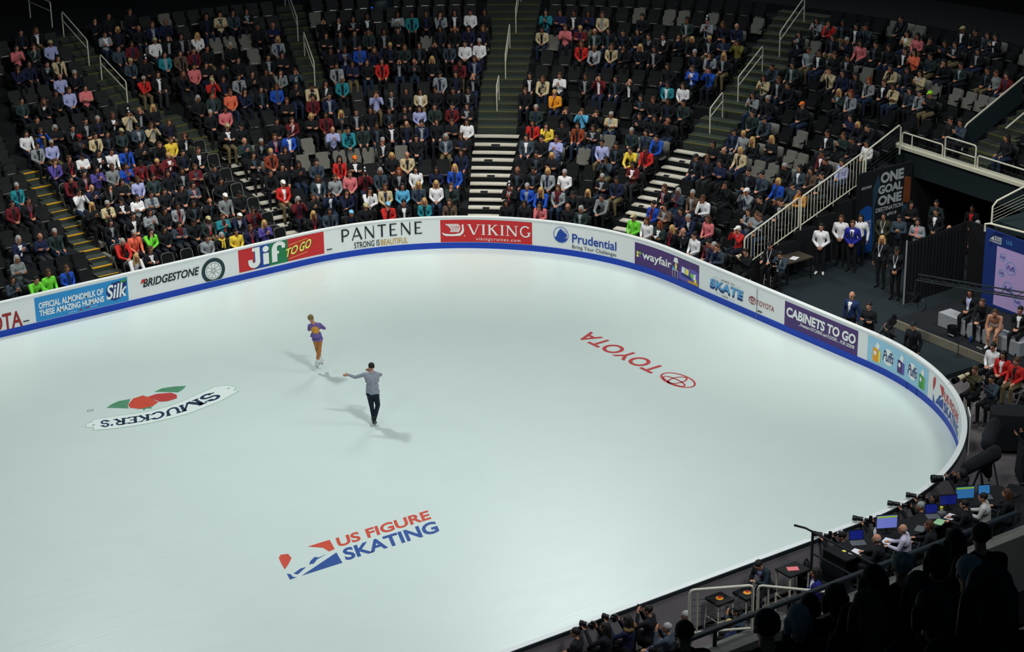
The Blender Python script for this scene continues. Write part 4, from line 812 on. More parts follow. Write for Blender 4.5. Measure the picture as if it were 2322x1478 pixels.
def add_hair(o, me, h, hk, hm_=None):
    fy = tuple(me['face']); rot = (fy[1], 0, fy[0])
    H = tuple(me['head'])
    nm = 'hair' if hk not in ('cap', 'beanie', 'beret', 'hood') else {'cap': 'cap', 'beanie': 'beanie', 'beret': 'beret', 'hood': 'hood'}[hk]
    m0 = hm_ or hm(h); add_mesh_child(nm, hair_mesh(hk), o, (m0, M_CARD), H, rot)
    if hk == 'cap': add_mesh_child('hair', hair_mesh('fringe'), o, (hm('g' if h in 'CW' else 'd'), M_CARD), H, rot)
ORD = ['zeroth', 'first', 'second', 'third', 'fourth', 'fifth', 'sixth', 'seventh', 'eighth', 'ninth', 'tenth', 'eleventh', 'twelfth', 'thirteenth', 'fourteenth', 'fifteenth', 'sixteenth', 'seventeenth', 'eighteenth', 'nineteenth', 'twentieth', 'twenty-first', 'twenty-second', 'twenty-third', 'twenty-fourth', 'twenty-fifth', 'twenty-sixth', 'twenty-seventh', 'twenty-eighth', 'twenty-ninth', 'thirtieth']
# aisles cut every row into blocks: (limit s, name of the block left of that limit)
def block(i, s):
    t = TI[i]
    if s < -6.1: return 0
    a = .6 if i <= 6 else (AL(t)+AR(t))/2
    if s < a: return 1
    if i >= 9 and s < 2.77: return 2
    if s < 6.1: return 3
    if s < 10.3: return 4
    if s < (15.6 if i >= 9 else 99): return 5
    return 6
BNAME = ['left of yellow-edged stairs', 'above tyre advert', 'left of narrow stairs', 'above black lettered advert', 'above rock emblem advert', 'above purple sofa banner', 'over the tunnel bridge']
def cut_edges(i):
    """aisle intervals in s for row i"""
    t = TI[i]; z = [(-6.5, -5.5)]
    z.append((.28, .92) if i <= 6 else (AL(t)-.04, AR(t)+.04))
    if i >= 9: z.append((2.52, 3.02))
    z += [(5.58, 6.6), (9.89, 10.8)]
    if i >= 9: z.append((16.1, 17.8))
    return z
def warp(i, s): return (RAD+TI[i])/RAD if 0 < s < Q1 else 1.0
def in_view(p, mx=70):
    d = Vector(p)-Vector(C_POS); z = d.dot(F); x = 1161+FPX*d.dot(RV)/z; y = 739-FPX*d.dot(UV)/z
    return -mx < x < 2322+mx and -mx < y < 1478+mx
folk = []
for q in ddata(PEOPLE): folk.append(dict(i=int(q[0]), s=int(q[1])/100, e=int(q[2])/100, c=q[3][0], h=q[3][1], x=q[3][2:]))
N_SOLO = 245
for f in folk:
    if f['i'] < 9 and f['s'] > 14.2: f['s'] = min(f['s'], 14.56)
    i, s = f['i'], f['s']; dt = clampf(f['e'], -.10, .10); rest = f['e']-dt
    f['t'] = TT(i, s)+dt; f['sc'] = clampf(1.0+rest*(-.27), .93, 1.06)
    p, n_ = BP(s, f['t']); f['p'] = (p.x, p.y, FI[i]); f['n'] = n_; f['d'] = (Vector(f['p'])-Vector(C_POS)).length
    f['hash'] = int(abs(math.sin(s*127.1+i*311.7))*9973)
    f['yaw'] = math.atan2(n_.y, n_.x)-math.pi/2
    look = math.atan2(2.5-p.y, 17.2-p.x)-math.atan2(-n_.y, -n_.x); look = (look+math.pi) % (2*math.pi)-math.pi
    f['look'] = clampf(look*.55, -.7, .7)
folk.sort(key=lambda f: f['d'])
rank = {}
for i in range(17):
    for b in range(7):
        r = sorted([f for f in folk if f['i'] == i and block(i, f['s']) == b], key=lambda f: f['s'])
        for k, f in enumerate(r): f['ord'] = k+1; f['blk'] = b
pend = []
def person_label(f):
    col = CLOTH[f['c']][1]; g = GARM[f['c']]; h = HAIRC[f['h']][1]
    return f"spectator in {col} {g}, {h}, {ORD[f['i']+1]} row, {ORD[f['ord']]} from left {BNAME[f['blk']]}"
def pose_of(f):
    x = f['x']
    if 'h' in x: return 'photo'
    if 'c' in x: return 'cross'
    return ('lap', 'lap', 'thigh', 'cross', 'lap', 'chin', 'lean', 'clap', 'thigh', 'lap')[f['hash'] % 10]
def skin_of(f): return SKINS[(0, 1, 0, 1, 2, 0, 1, 0, 2, 1, 0)[f['hash'] % 11]]
def legs_of(f):
    if f['c'] == 'r' and f['h'] == 'g' and f['i'] > 6: return LEGC[3]
    return LEGC[(0, 1, 0, 2, 2, 0, 4, 1, 0, 3, 2, 0, 1)[(f['hash']//7) % 13]]
solo = folk[:N_SOLO]; mass = folk[N_SOLO:]
for f in solo:
    key = pose_of(f); f['pose'] = key; me = body(key)
    o = bpy.data.objects.new('person', me); COL.objects.link(o)
    o.location = f['p']; o.rotation_euler = (0, 0, f['yaw']+f['look']*.6); wx = .95+.1*((f['hash']//3) % 10)/10
    o.scale = (wx, 1, f['sc'])
    tag(o, person_label(f), 'person', 'spectators in the stands')
    dress(o, me, skin_of(f), cm(f['c']), INN[(f['hash']//5) % 7] if f['c'] in 'knsdgbrmtcquv' else cm(f['c']), legs_of(f))
    hk = hair_kind(f['h'], f['hash']); add_hair(o, me, f['h'], hk)
    if '+' in f['x'] and key in ('lap', 'thigh', 'clap', 'cross'): add_mesh_child('lanyard', lanyard_mesh(), o, ())
    if 'a' in f['x'] and key != 'lean': add_mesh_child('scarf', scarf_mesh(), o, (cm('y' if f['h'] == 'g' and f['c'] == 'k' else 'm'),))
    if key == 'photo': f['obj'] = o; pend.append(f)
# small cameras and phones in raised hands
mb = MB(); mb.box((0, 0, 0), (.11, .045, .075)); mb.lathe([(.032, 0), (.034, .05), (.03, .055)], 12, Matrix.Translation((0, -.02, 0)) @ Matrix.Rotation(math.pi/2, 4, 'X')); mb.box((0, 0, .045), (.04, .035, .02))
cam_small = mb.build('photo_camera', M_CAMB); cam_me = cam_small.data; bpy.data.objects.remove(cam_small)
for f in pend:
    o = bpy.data.objects.new('photo_camera', cam_me); COL.objects.link(o)
    Mx = Matrix.Translation(f['p']) @ Matrix.Rotation(f['yaw']+f['look']*.6, 4, 'Z')
    o.location = Mx @ Vector((0, -.235, 1.235*f['sc'])); o.rotation_euler = (0, 0, f['yaw']+f['look']*.6)
    tag(o, f"small camera raised by {CLOTH[f['c']][1]} spectator, {ORD[f['i']+1]} row, {ORD[f['ord']]} from left {BNAME[f['blk']]}", 'camera', 'cameras in spectators hands')

# ---- everyone further up: one mass
def low(me, faces):
    o = bpy.data.objects.new('low', me); COL.objects.link(o); md = o.modifiers.new('d', 'DECIMATE'); md.ratio = min(1, faces/max(1, len(me.polygons)))
    dg = bpy.context.evaluated_depsgraph_get(); m2 = bpy.data.meshes.new_from_object(o.evaluated_get(dg)); bpy.data.objects.remove(o)
    return m2
def arrays(me):
    nv, nl, nf = len(me.vertices), len(me.loops), len(me.polygons)
    v = np.zeros(nv*3, 'f'); me.vertices.foreach_get('co', v); l = np.zeros(nl, 'i'); me.loops.foreach_get('vertex_index', l)
    ls = np.zeros(nf, 'i'); me.polygons.foreach_get('loop_start', ls); lt = np.zeros(nf, 'i'); me.polygons.foreach_get('loop_total', lt); mi = np.zeros(nf, 'i'); me.polygons.foreach_get('material_index', mi)
    return v.reshape(-1, 3), l, ls, lt, mi
class Mass:
    def __init__(self): self.V = []; self.Lp = []; self.LS = []; self.LT = []; self.MI = []; self.nv = self.nl = 0; self.mats = []; self.idx = {}
    def mid(self, m_):
        if m_.name not in self.idx: self.idx[m_.name] = len(self.mats); self.mats.append(m_)
        return self.idx[m_.name]
    def put(self, arr, M, mats):
        v, l, ls, lt, mi = arr; M = np.array(M); self.V.append(v @ M[:3, :3].T+M[:3, 3]); self.Lp.append(l+self.nv); self.LS.append(ls+self.nl); self.LT.append(lt)
        tab = np.array([self.mid(m_) for m_ in mats]); self.MI.append(tab[np.minimum(mi, len(tab)-1)]); self.nv += len(v); self.nl += len(l)
    def build(self, name, smooth=True):
        me = bpy.data.meshes.new(name); V = np.concatenate(self.V).astype('f'); L_ = np.concatenate(self.Lp).astype('i'); LS = np.concatenate(self.LS).astype('i')
        me.vertices.add(len(V)); me.vertices.foreach_set('co', V.ravel()); me.loops.add(len(L_)); me.loops.foreach_set('vertex_index', L_)
        me.polygons.add(len(LS)); me.polygons.foreach_set('loop_start', LS); me.polygons.foreach_set('material_index', np.concatenate(self.MI).astype('i'))
        if smooth: me.polygons.foreach_set('use_smooth', np.ones(len(LS), bool))
        for m_ in self.mats: me.materials.append(m_)
        me.update(calc_edges=True); me.validate()
        o = bpy.data.objects.new(name, me); COL.objects.link(o); return o
ms = Mass(); lowb = {}; lowh = {}
for f in mass:
    key = pose_of(f); f['pose'] = key
    if key not in lowb: lowb[key] = arrays(low(body(key), 1300))
    me = body(key); M = Matrix.Translation(f['p']) @ Matrix.Rotation(f['yaw']+f['look']*.6, 4, 'Z') @ Matrix.Diagonal((1, 1, f['sc'], 1))
    ms.put(lowb[key], M, (skin_of(f), cm(f['c']), INN[(f['hash']//5) % 7] if f['c'] in 'knsdgbrmtcquv' else cm(f['c']), legs_of(f), M_SHOE, M_EYE, M_LIP, M_LANY))
    hk = hair_kind(f['h'], f['hash'])
    if hk not in lowh: lowh[hk] = arrays(low(hair_mesh(hk), 260))
    fy = tuple(me['face']); ms.put(lowh[hk], M @ Matrix.Translation(tuple(me['head'])) @ Matrix.Rotation(fy[0], 4, 'Z') @ Matrix.Rotation(fy[1], 4, 'X'), (hm(f['h']), M_CARD))
tag(ms.build('crowd'), 'rest of the seated spectators in the upper rows of the stands', 'crowd', None, 'stuff')

# ------------------------------------------------------------------ seats in every row
grey = [(int(a), int(b)/100) for a, b in ddata(GREY_SEATS)]
occ = {}
for f in folk: occ.setdefault(f['i'], []).append((f['s'], 'p', f))
for i, s in grey:
    if all(abs(s-q[0])*warp(i, s) > .40 for q in occ.get(i, [])): occ.setdefault(i, []).append((s, 'g', None))
seats = []   # (i, s, t, grey, occupied)
for i in range(15):
    r = sorted(occ.get(i, []), key=lambda q: q[0]); cuts = cut_edges(i); end = 14.7 if i < 9 else 21.5
    bounds = [-11.5]+[x for c in cuts for x in c]+[end]
    for lo, hi in zip(bounds[::2], bounds[1::2]):
        if hi-lo < .4: continue
        inside = [q for q in r if lo-.15 <= q[0] <= hi+.15]
        marks = [(lo-.26/warp(i, (lo+hi)/2), None, None)]+inside+[(hi+.26/warp(i, (lo+hi)/2), None, None)]
        for (a, k1, f1), (b, k2, f2) in zip(marks, marks[1:]):
            if k1: seats.append((i, a, f1['t'] if f1 else TT(i, a), k1 == 'g', k1 == 'p'))
            gap = (b-a)*warp(i, (a+b)/2); n_ = int(gap/.54)-1 if gap > 1.0 else 0
            for k in range(1, n_+1): s = a+(b-a)*k/(n_+1); seats.append((i, s, TT(i, s), False, False))
gs = [(i, s) for i, s, t, g, o in seats if g]
out = []
for i, s, t, g, o in seats:
    p, n_ = BP(s, t); z = FI[i]
    if not in_view((p.x, p.y, z+.6), 40): continue
    if not g and o and any(a == i and abs(b-s) < 1.3 for a, b in gs): g = True
    fold = i <= 6 and -5.6 < s < .3
    out.append(dict(i=i, s=s, p=(p.x, p.y, z), yaw=math.atan2(n_.y, n_.x)-math.pi/2, grey=g and not fold, occ=o, fold=fold, d=(Vector((p.x, p.y, z))-Vector(C_POS)).length))
out.sort(key=lambda q: (q['occ'], not q['grey'], q['d']))
protoG, protoB = seat_proto(True), seat_proto(False)
fc, bc, pc = chair_parts(); protoC = fc.build('folding_chair', M_FC, smooth=True); bc.build('backrest', M_SB, protoC); pc.build('seat_pan', M_SB, protoC)
used = set(); n_ind = 0
free = [q for q in out if not q['occ']]
cnt = {}
for q in sorted(free, key=lambda q: (q['i'], q['s'])):
    k = (q['i'], block(q['i'], q['s']), q['grey'], q['fold']); cnt[k] = cnt.get(k, 0)+1; q['ord'] = cnt[k]
rest = []
for q in free:
    if n_ind >= 285: rest.append(q); continue
    pr = protoC if q['fold'] else protoG if q['grey'] else protoB
    if pr.name in used: o = copy_tree(pr)
    else: o = pr; used.add(pr.name)
    o.location = q['p']; o.rotation_euler = (0, 0, q['yaw'])
    kind = 'black folding chair with metal frame' if q['fold'] else 'grey padded seat' if q['grey'] else 'black plastic seat'
    b = BNAME[block(q['i'], q['s'])]; num = min(q['ord'], 30)
    if q['fold']: tag(o, f"empty folding chair, {ORD[q['i']+1]} row, {ORD[num]} empty chair from left {b}", 'folding chair', 'empty folding chairs')
    else: tag(o, f"empty {kind}, {ORD[q['i']+1]} row, {ORD[num]} of its colour from left {b}", 'seat', 'empty grey seats' if q['grey'] else 'empty black seats')
    n_ind += 1
rest += [q for q in out if q['occ']]
arr = {}
def merged(parts):
    v = MB()
    return parts
ms = Mass()
def obj_arrays(mb_, m_):
    o = mb_.build('tmp', m_); a = arrays(o.data); bpy.data.objects.remove(o); return a
SP = {}
for g_ in (True, False):
    for oc in (True, False):
        f_, b_, p_ = seat_parts(g_, not oc); SP[g_, oc] = [(obj_arrays(f_, M_SF), (M_SF,)), (obj_arrays(b_, M_SG if g_ else M_SB), (M_SG if g_ else M_SB,)), (obj_arrays(p_, [M_SG if g_ else M_SB, M_CH]), (M_SG if g_ else M_SB, M_CH))]
f_, b_, p_ = chair_parts(); CP = [(obj_arrays(f_, M_FC), (M_FC,)), (obj_arrays(b_, M_SB), (M_SB,)), (obj_arrays(p_, M_SB), (M_SB,))]
for q in rest:
    M = Matrix.Translation(q['p']) @ Matrix.Rotation(q['yaw'], 4, 'Z')
    for a, mt in (CP if q['fold'] else SP[q['grey'], q['occ']]): ms.put(a, M, mt)
tag(ms.build('stadium_seats', False), 'occupied and further stadium seats in the rows of the stands', 'seats', None, 'stuff')
# ------------------------------------------------------------------ the two skaters
FH = Vector((F.x, F.y, 0)).normalized(); RH = Vector((R0.x, R0.y, 0)).normalized()
def basis(): return Matrix(((RH.x, FH.x, 0, 0), (RH.y, FH.y, 0, 0), (0, 0, 1, 0), (0, 0, 0, 1)))
YAW_A = math.atan2(RH.y, RH.x)   # local x = picture right, local y = away
M_SHIRT = mat('skater_grey_shirt', (140, 144, 156), rough=0.9, noise=0.18, scale=18); M_PANT = mat('skater_dark_trousers', (10, 26, 40), rough=0.85, noise=0.2, scale=14)
M_DRESS = mat('skater_purple_dress', (106, 88, 150), rough=0.7, noise=0.35, scale=7); M_NUDE = mat('skater_tan_tights', (172, 112, 58), rough=0.6, noise=0.12, scale=10); M_BACK = mat('skater_gold_back', (206, 146, 56), rough=0.6, noise=0.1, scale=10)
M_BOOTW = mat('boot_white', (224, 224, 222), rough=0.4, noise=0.05); M_BOOTB = mat('boot_black', (14, 16, 20), rough=0.4, noise=0.05); M_STEEL = mat('blade_steel', (176, 182, 186), rough=0.25, metal=0.8, noise=0.05)
def flip(J):   # local +y is away from the rink camera, the head looks along +y
    return J
def skate(parent, an, toe, bootm, n):
    an, toe = Vector(an), Vector(toe); d = (toe-an); d.z *= 1; dn = d.normalized(); up = Vector((0, 0, 1)); up = (up-dn*up.dot(dn)).normalized()
    heel = an-dn*.06-up*.09; tip = heel+dn*.27
    P = Prims(); P.cap(an+Vector((0, 0, .06)), an-up*.03, .052, .05, 0); P.cap(an-up*.045-dn*.02, tip+up*.03, .044, .036, 0); P.cap(heel+up*.03, heel+dn*.05, .034, .03, 0)
    me, _, _ = skin_mesh('skate_boot', P, .008, 900, 1); me.materials.append(bootm)
    o = bpy.data.objects.new('skate_boot', me); COL.objects.link(o); o.parent = parent
    mb = MB(); a, b = heel-up*.055-dn*.01, tip-up*.055+dn*.03; sd = dn.cross(up)*.003
    mb.hexa([a-sd, a+sd, b+sd, b-sd, a-sd+up*.028, a+sd+up*.028, b+sd+up*.03, b-sd+up*.03])
    for q in (heel+dn*.03, tip-dn*.04): mb.tube([q-up*.03, q+up*.02], .018, 8)
    mb.build('blade', M_STEEL, o)
Jm = dict(hip=(.0, 0, 1.02), hipL=(-.075, 0, .97), hipR=(.08, .0, .96), knL=(-.045, .05, .60), knR=(.125, .06, .60), anL=(-.005, .02, .22), anR=(.03, -.10, .23), toL=(-.03, .15, .10), toR=(.05, .02, .10), shoes=False,
          chest=(-.01, .0, 1.50), shL=(-.185, .02, 1.52), shR=(.175, .0, 1.515), head=(-.01, .015, 1.735), face=(math.pi+.35, .05, 0), elL=(-.46, .07, 1.42), elR=(.22, .22, 1.42), wrL=(-.64, .12, 1.475), wrR=(-.04, .30, 1.50), hdL=(-1, .1, -.15), hdR=(-1, -.1, .5), pnL=(.2, 1, -.4), pnR=(0, -1, 0), tsL=-1)
me, lab = make_body('person', Jm, .0075, 11000, 1.0, jacket=.95, hands=.35, inner=False); 
man = bpy.data.objects.new('person', me); COL.objects.link(man); me.polygons.foreach_set('material_index', lab.tolist())
for m_ in (SKINS[0], M_SHIRT, M_SHIRT, M_PANT, M_BOOTB, M_EYE, M_LIP, M_LANY): me.materials.append(m_)
man.location = (16.93, .62, -.015); man.rotation_euler = (0, 0, YAW_A)
tag(man, 'male figure skater in grey shirt and dark trousers, left arm stretched out', 'figure skater', 'pair of figure skaters')
o = bpy.data.objects.new('hair', hair_mesh('short').copy()); COL.objects.link(o); o.parent = man; o.location = (-.01, .02, 1.745); o.rotation_euler = (.05, 0, math.pi+.35); set_mat(o, 0, hm('d')); set_mat(o, 1, hm('d'))
P = Prims(); P.cap((-.07, 0, 1.36), (.07, 0, 1.36), .128, .128, 0); P.cap((-.055, 0, 1.18), (.06, 0, 1.18), .124, .124, 0); P.cap((-.075, 0, 1.05), (.085, 0, 1.03), .116, .116, 0); P.cap((.15, -.04, .98), (.21, -.06, .94), .022, .008, 0)
hm_me, _, _ = skin_mesh('shirt_hem', P, .009, 1200, 2); hm_me.materials.append(M_SHIRT); o = bpy.data.objects.new('shirt_hem', hm_me); COL.objects.link(o); o.parent = man
skate(man, (-.01, .02, .21), (-.02, .2, .13), M_BOOTB, 0); skate(man, (.02, -.10, .23), (.06, .08, .14), M_BOOTB, 1)

Jw = dict(hip=(-.0, 0, .86), hipL=(-.06, 0, .83), hipR=(.085, .0, .84), knL=(-.015, .04, .50), knR=(.055, -.05, .50), anL=(.065, .06, .22), anR=(-.02, -.03, .17), toL=(.12, .18, .07), toR=(-.08, .06, .02), shoes=False,
          chest=(-.055, .0, 1.22), shL=(-.20, .02, 1.235), shR=(.09, .02, 1.27), head=(-.145, .03, 1.45), face=(math.pi-.25, .1, .22), elL=(-.235, .14, 1.06), elR=(.22, .10, 1.11), wrL=(-.02, .20, 1.10), wrR=(.06, .19, 1.12), hdL=(1, .1, .3), hdR=(-1, .1, .3), pnL=(0, -1, 0), pnR=(0, -1, 0))
me, lab = make_body('person', Jw, .0075, 11000, .82, jacket=.80, hands=.8, inner=False)
n = len(me.polygons); c = np.zeros(n*3, 'f'); me.polygons.foreach_get('center', c); c = c.reshape(-1, 3)
k = (c[:, 1] < -.02) & ((c[:, 0]+.035)**2/.13**2+(c[:, 2]-1.11)**2/.125**2 < 1) & (lab == TOP); lab[k] = ACC
k = (lab == LEGS) & (c[:, 2] > .775); lab[k] = TOP
woman = bpy.data.objects.new('person', me); COL.objects.link(woman); me.polygons.foreach_set('material_index', lab.tolist())
for m_ in (SKINS[0], M_DRESS, M_DRESS, M_NUDE, M_BOOTW, M_EYE, M_LIP, M_BACK): me.materials.append(m_)
woman.location = (17.62, 4.72, .24); woman.rotation_euler = (0, 0, YAW_A)
tag(woman, 'female figure skater in purple dress jumping with crossed legs, back turned', 'figure skater', 'pair of figure skaters')
Rw = Matrix.Rotation(math.pi-.25, 4, 'Z') @ Matrix.Rotation(.1, 4, 'X') @ Matrix.Rotation(.22, 4, 'Y')
o = bpy.data.objects.new('hair', hair_mesh('bun').copy()); COL.objects.link(o); o.parent = woman; o.location = (-.145, .03, 1.45); o.rotation_euler = Rw.to_euler(); M_BLH = mat('hair_dark_blond', (120, 104, 60), rough=0.6, noise=0.3, scale=40); set_mat(o, 0, M_BLH); set_mat(o, 1, M_BLH)
mb = MB(); pr = [(.128, .10), (.145, .05), (.165, .0), (.172, -.03), (.165, -.03), (.155, .0), (.135, .06), (.118, .10)]
mb.lathe([(r_*(1+.0), z_) for r_, z_ in pr], 28, Matrix.Translation((-.02, 0, .93)) @ Matrix.Rotation(.1, 4, 'Y')); sk = mb.build('skirt', M_DRESS, woman, 'all')
for v in sk.data.vertices: a = math.atan2(v.co.y, v.co.x+.02); v.co.z += .012*math.sin(7*a); v.co.y *= .88
skate(woman, (.065, .06, .22), (.14, .17, .10), M_BOOTW, 0); skate(woman, (-.02, -.03, .17), (-.09, .06, .04), M_BOOTW, 1)

# ------------------------------------------------------------------ standing and working people
def stand_pose(**o):
    J = dict(hip=(0, .0, .97), hipL=(.085, .0, .95), hipR=(-.085, .0, .95), knL=(.10, -.01, .52), knR=(-.10, -.01, .52), anL=(.10, .03, .11), anR=(-.10, .03, .11), toL=(.13, -.12, .045), toR=(-.13, -.12, .045),
             chest=(0, .0, 1.40), shL=(.18, .0, 1.40), shR=(-.18, .0, 1.40), head=(0, -.025, 1.615), elL=(.25, .03, 1.12), elR=(-.25, .03, 1.12), wrL=(.06, -.17, .98), wrR=(-.06, -.17, .98), hdL=(-.5, -.1, -.8), hdR=(.5, -.1, -.8), pnL=(0, 1, 0), pnR=(0, 1, 0), face=(0, .04, 0))
    J.update(o); return J
def jz(J, dz, keys=('hip', 'hipL', 'hipR', 'chest', 'shL', 'shR', 'head', 'elL', 'elR', 'wrL', 'wrR')):
    J = dict(J)
    for k in keys: J[k] = (J[k][0], J[k][1], J[k][2]+dz)
    return J
POSES.update({
 'stand': stand_pose(), 'side': stand_pose(elL=(.26, .04, 1.12), elR=(-.26, .04, 1.12), wrL=(.25, -.06, .87), wrR=(-.25, -.06, .87), hdL=(0, -.1, -1), hdR=(0, -.1, -1), pnL=(-1, 0, 0), pnR=(1, 0, 0), face=(.15, .02, 0)),
 'phone': stand_pose(elL=(.23, -.06, 1.14), elR=(-.23, -.06, 1.14), wrL=(.05, -.26, 1.18), wrR=(-.05, -.26, 1.18), hdL=(-.2, -.6, .6), hdR=(.2, -.6, .6), head=(0, -.05, 1.60), face=(0, .35, 0)),
 'folded': stand_pose(elL=(.24, -.02, 1.15), elR=(-.24, -.02, 1.15), wrL=(-.06, -.19, 1.20), wrR=(.06, -.20, 1.16), hdL=(-1, 0, .1), hdR=(1, 0, .1), face=(.2, .03, 0)),
 'shoot': stand_pose(elL=(.24, -.18, 1.27), elR=(-.24, -.16, 1.25), wrL=(.05, -.36, 1.50), wrR=(-.09, -.20, 1.52), hdL=(-.2, -.7, .7), hdR=(.2, -.5, .8), pnL=(0, 0, 1), pnR=(.6, 0, .3), head=(0, -.04, 1.60)),
 'type': seat_pose(elL=(.22, -.12, .78), elR=(-.22, -.12, .78), wrL=(.12, -.36, .79), wrR=(-.12, -.36, .79), hdL=(-.1, -1, -.05), hdR=(.1, -1, -.05), chest=(0, -.02, 1.0), shL=(.18, -.02, 1.0), shR=(-.18, -.02, 1.0), head=(0, -.08, 1.205)),
 'aim': seat_pose(elL=(.22, -.20, .86), elR=(-.23, -.14, .88), wrL=(.045, -.42, 1.08), wrR=(-.09, -.22, 1.14), hdL=(-.2, -.7, .7), hdR=(.3, -.4, .9), pnL=(0, 0, 1), pnR=(.6, 0, .3)),
 'kneel': seat_pose(hip=(0, .05, .50), hipL=(.09, .04, .49), hipR=(-.09, .04, .49), knL=(.14, -.30, .62), knR=(-.14, -.26, .14), anL=(.13, -.26, .12), anR=(-.12, .22, .10), toL=(.15, -.40, .05), toR=(-.12, .34, .06), elL=(.22, -.2, .80), elR=(-.23, -.14, .80), wrL=(.05, -.40, .92), wrR=(-.07, -.30, .94), hdL=(-.2, -.8, .4), hdR=(.2, -.8, .4), head=(0, -.06, 1.19), face=(.1, .25, 0)),
 'hunch': seat_pose(hip=(0, .03, .80), hipL=(.10, .02, .79), hipR=(-.10, .02, .79), knL=(.16, -.38, .66), knR=(-.12, -.30, .48), anL=(.17, -.34, .22), anR=(-.12, -.24, .11), toL=(.19, -.46, .17), toR=(-.13, -.37, .045), chest=(0, -.16, 1.22), shL=(.185, -.16, 1.22), shR=(-.185, -.16, 1.22), head=(.02, -.30, 1.385), face=(0, .55, 0), elL=(.24, -.30, .98), wrL=(.10, -.46, 1.06), hdL=(-.2, -.8, .5), elR=(-.26, -.20, .95), wrR=(-.20, -.34, .72), hdR=(.0, -.3, -1), pnR=(1, 0, 0)),
 'tie': seat_pose(chest=(0, -.22, .93), shL=(.17, -.22, .93), shR=(-.17, -.22, .93), head=(.02, -.34, 1.10), elL=(.20, -.34, .66), elR=(-.20, -.34, .66), wrL=(.10, -.50, .42), wrR=(-.08, -.50, .42), hdL=(0, -.3, -1), hdR=(0, -.3, -1), face=(.2, .0, 0)),
})
def staff(label, x, y, z, face, pose, top, legs='k', hair='d', hk=None, inner=None, skin=0, cat='person', group=None, lan=None, shoe=None, sc=1.0, topm=None, legm=None):
    me = body(pose); o = bpy.data.objects.new('person', me); COL.objects.link(o)
    o.location = (x, y, z); o.rotation_euler = (0, 0, math.radians(face)+math.pi/2); o.scale = (1, 1, sc)
    tag(o, label, cat, group)
    dress(o, me, SKINS[skin], topm or cm(top), cm(inner) if inner else (topm or cm(top)), legm or (LEGC[0] if legs == 'k' else LEGC[int(legs)]), shoe)
    add_hair(o, me, hair, hk or hair_kind(hair, int(x*97+y*31)))
    if lan:
        dz = me['head'][2]-1.225; dy = me['head'][1]-0.0
        add_mesh_child('lanyard', lanyard_mesh(), o, (M_LANW if lan == 'w' else M_LANY, M_CARD), (0, dy-.02 if dz > .3 else dy, dz-(.02 if dz > .3 else 0)))
    return o
GO = 'people standing at the tunnel'
staff('person in white jacket and dark trousers standing alone left of blue blazer man', 34.72, 2.14, .012, 215, 'stand', 'w', hair='d', hk='short', group=GO, shoe=M_SHOEW)
staff('person in white jacket standing behind left shoulder of blue blazer man', 35.8, 2.37, .012, 215, 'stand', 'w', hair='b', hk='bob', group=GO)
M_BLAZ = mat('blazer_royal', (28, 34, 140), rough=0.85, noise=0.12)
o = staff('man in royal blue blazer and striped tie standing at tunnel mouth', 35.72, 1.75, .012, 215, 'stand', 'b', hair='b', hk='short', inner='w', group=GO, topm=M_BLAZ)
mb = MB(); mb.prism([(-.022, 1.40), (.022, 1.40), (.026, 1.20), (0, 1.16), (-.026, 1.20)], .008, Matrix.Translation((0, -.155, 0))); mb.build('tie', cm('k'), o)
staff('woman in white jacket standing behind right shoulder of blue blazer man', 36.35, 2.05, .012, 215, 'side', 'w', hair='d', hk='long', group=GO)
staff('person in long olive coat and beret standing before blue championship panel', 37.05, 1.72, .012, 215, 'stand', 'z', hair='d', hk='bob', group=GO, topm=mat('coat_olive', (52, 52, 36), rough=0.9, noise=0.2), legm=mat('coat_olive', (52, 52, 36)), lan='w')
staff('person in dark jacket looking down at phone beneath white banner words', 37.34, 1.30, .012, 215, 'phone', 's', hair='d', hk='short', group=GO)
staff('long haired woman in black leaning beside the big white banner words', 38.6, 2.05, .012, 235, 'folded', 'k', hair='d', hk='long', group=GO)
staff('blond woman in black coat with pale lanyard standing at curtain corner', 35.4, .10, .012, 200, 'side', 'k', hair='y', hk='long', group=GO, lan='w', skin=1)
staff('man in black cap and black shirt with white lanyard beside curtain post', 35.02, -.92, .012, 210, 'stand', 'k', hair='K', hk='cap', group=GO, lan='w')
staff('woman in grey coat with folded arms and pink scarf behind curtain', 37.5, .64, .012, 205, 'folded', 'g', hair='d', hk='long', inner='p', group=GO)
staff('man in dark suit and white collar standing in dark tunnel', 38.7, 1.0, .012, 200, 'stand', 'k', hair='d', hk='short', inner='w', group=GO)
staff('person in dark coat half hidden behind suited man in tunnel', 39.35, 1.62, .012, 200, 'stand', 'd', hair='d', hk='short', group=GO)
staff('bald man leaning on top of black curtain edge', 37.9, -.35, .012, 205, 'folded', 'k', hair='x', hk='fringe', group=GO, sc=.97)
staff('man in dark suit with red tie deep in tunnel', 39.9, .55, .012, 200, 'stand', 'k', hair='d', hk='short', inner='r', group=GO, skin=2)
staff('man with white lapel looking over top end of curtain', 38.9, -.62, .012, 200, 'side', 'k', hair='g', hk='short', inner='w', group=GO, sc=.985)
GB = 'people behind the end boards'
staff('balding man in blue suit with glasses standing at boards above purple banner', 31.2, -2.95, .0, 190, 'side', 'n', hair='x', hk='fringe', inner='w', group=GB, topm=mat('suit_blue', (22, 48, 92), rough=0.85, noise=0.15))
staff('dark haired woman in black with folded arms beside blue suit man', 31.12, -3.75, .0, 195, 'folded', 'k', hair='d', hk='bun', group=GB, sc=.96)
staff('man in dark grey jacket working a shoulder camera behind boards', 30.98, -4.74, -.12, 205, 'shoot', 'g', hair='d', hk='short', group=GB, topm=mat('jacket_charcoal', (58, 62, 66), rough=0.9, noise=0.2), sc=.93)
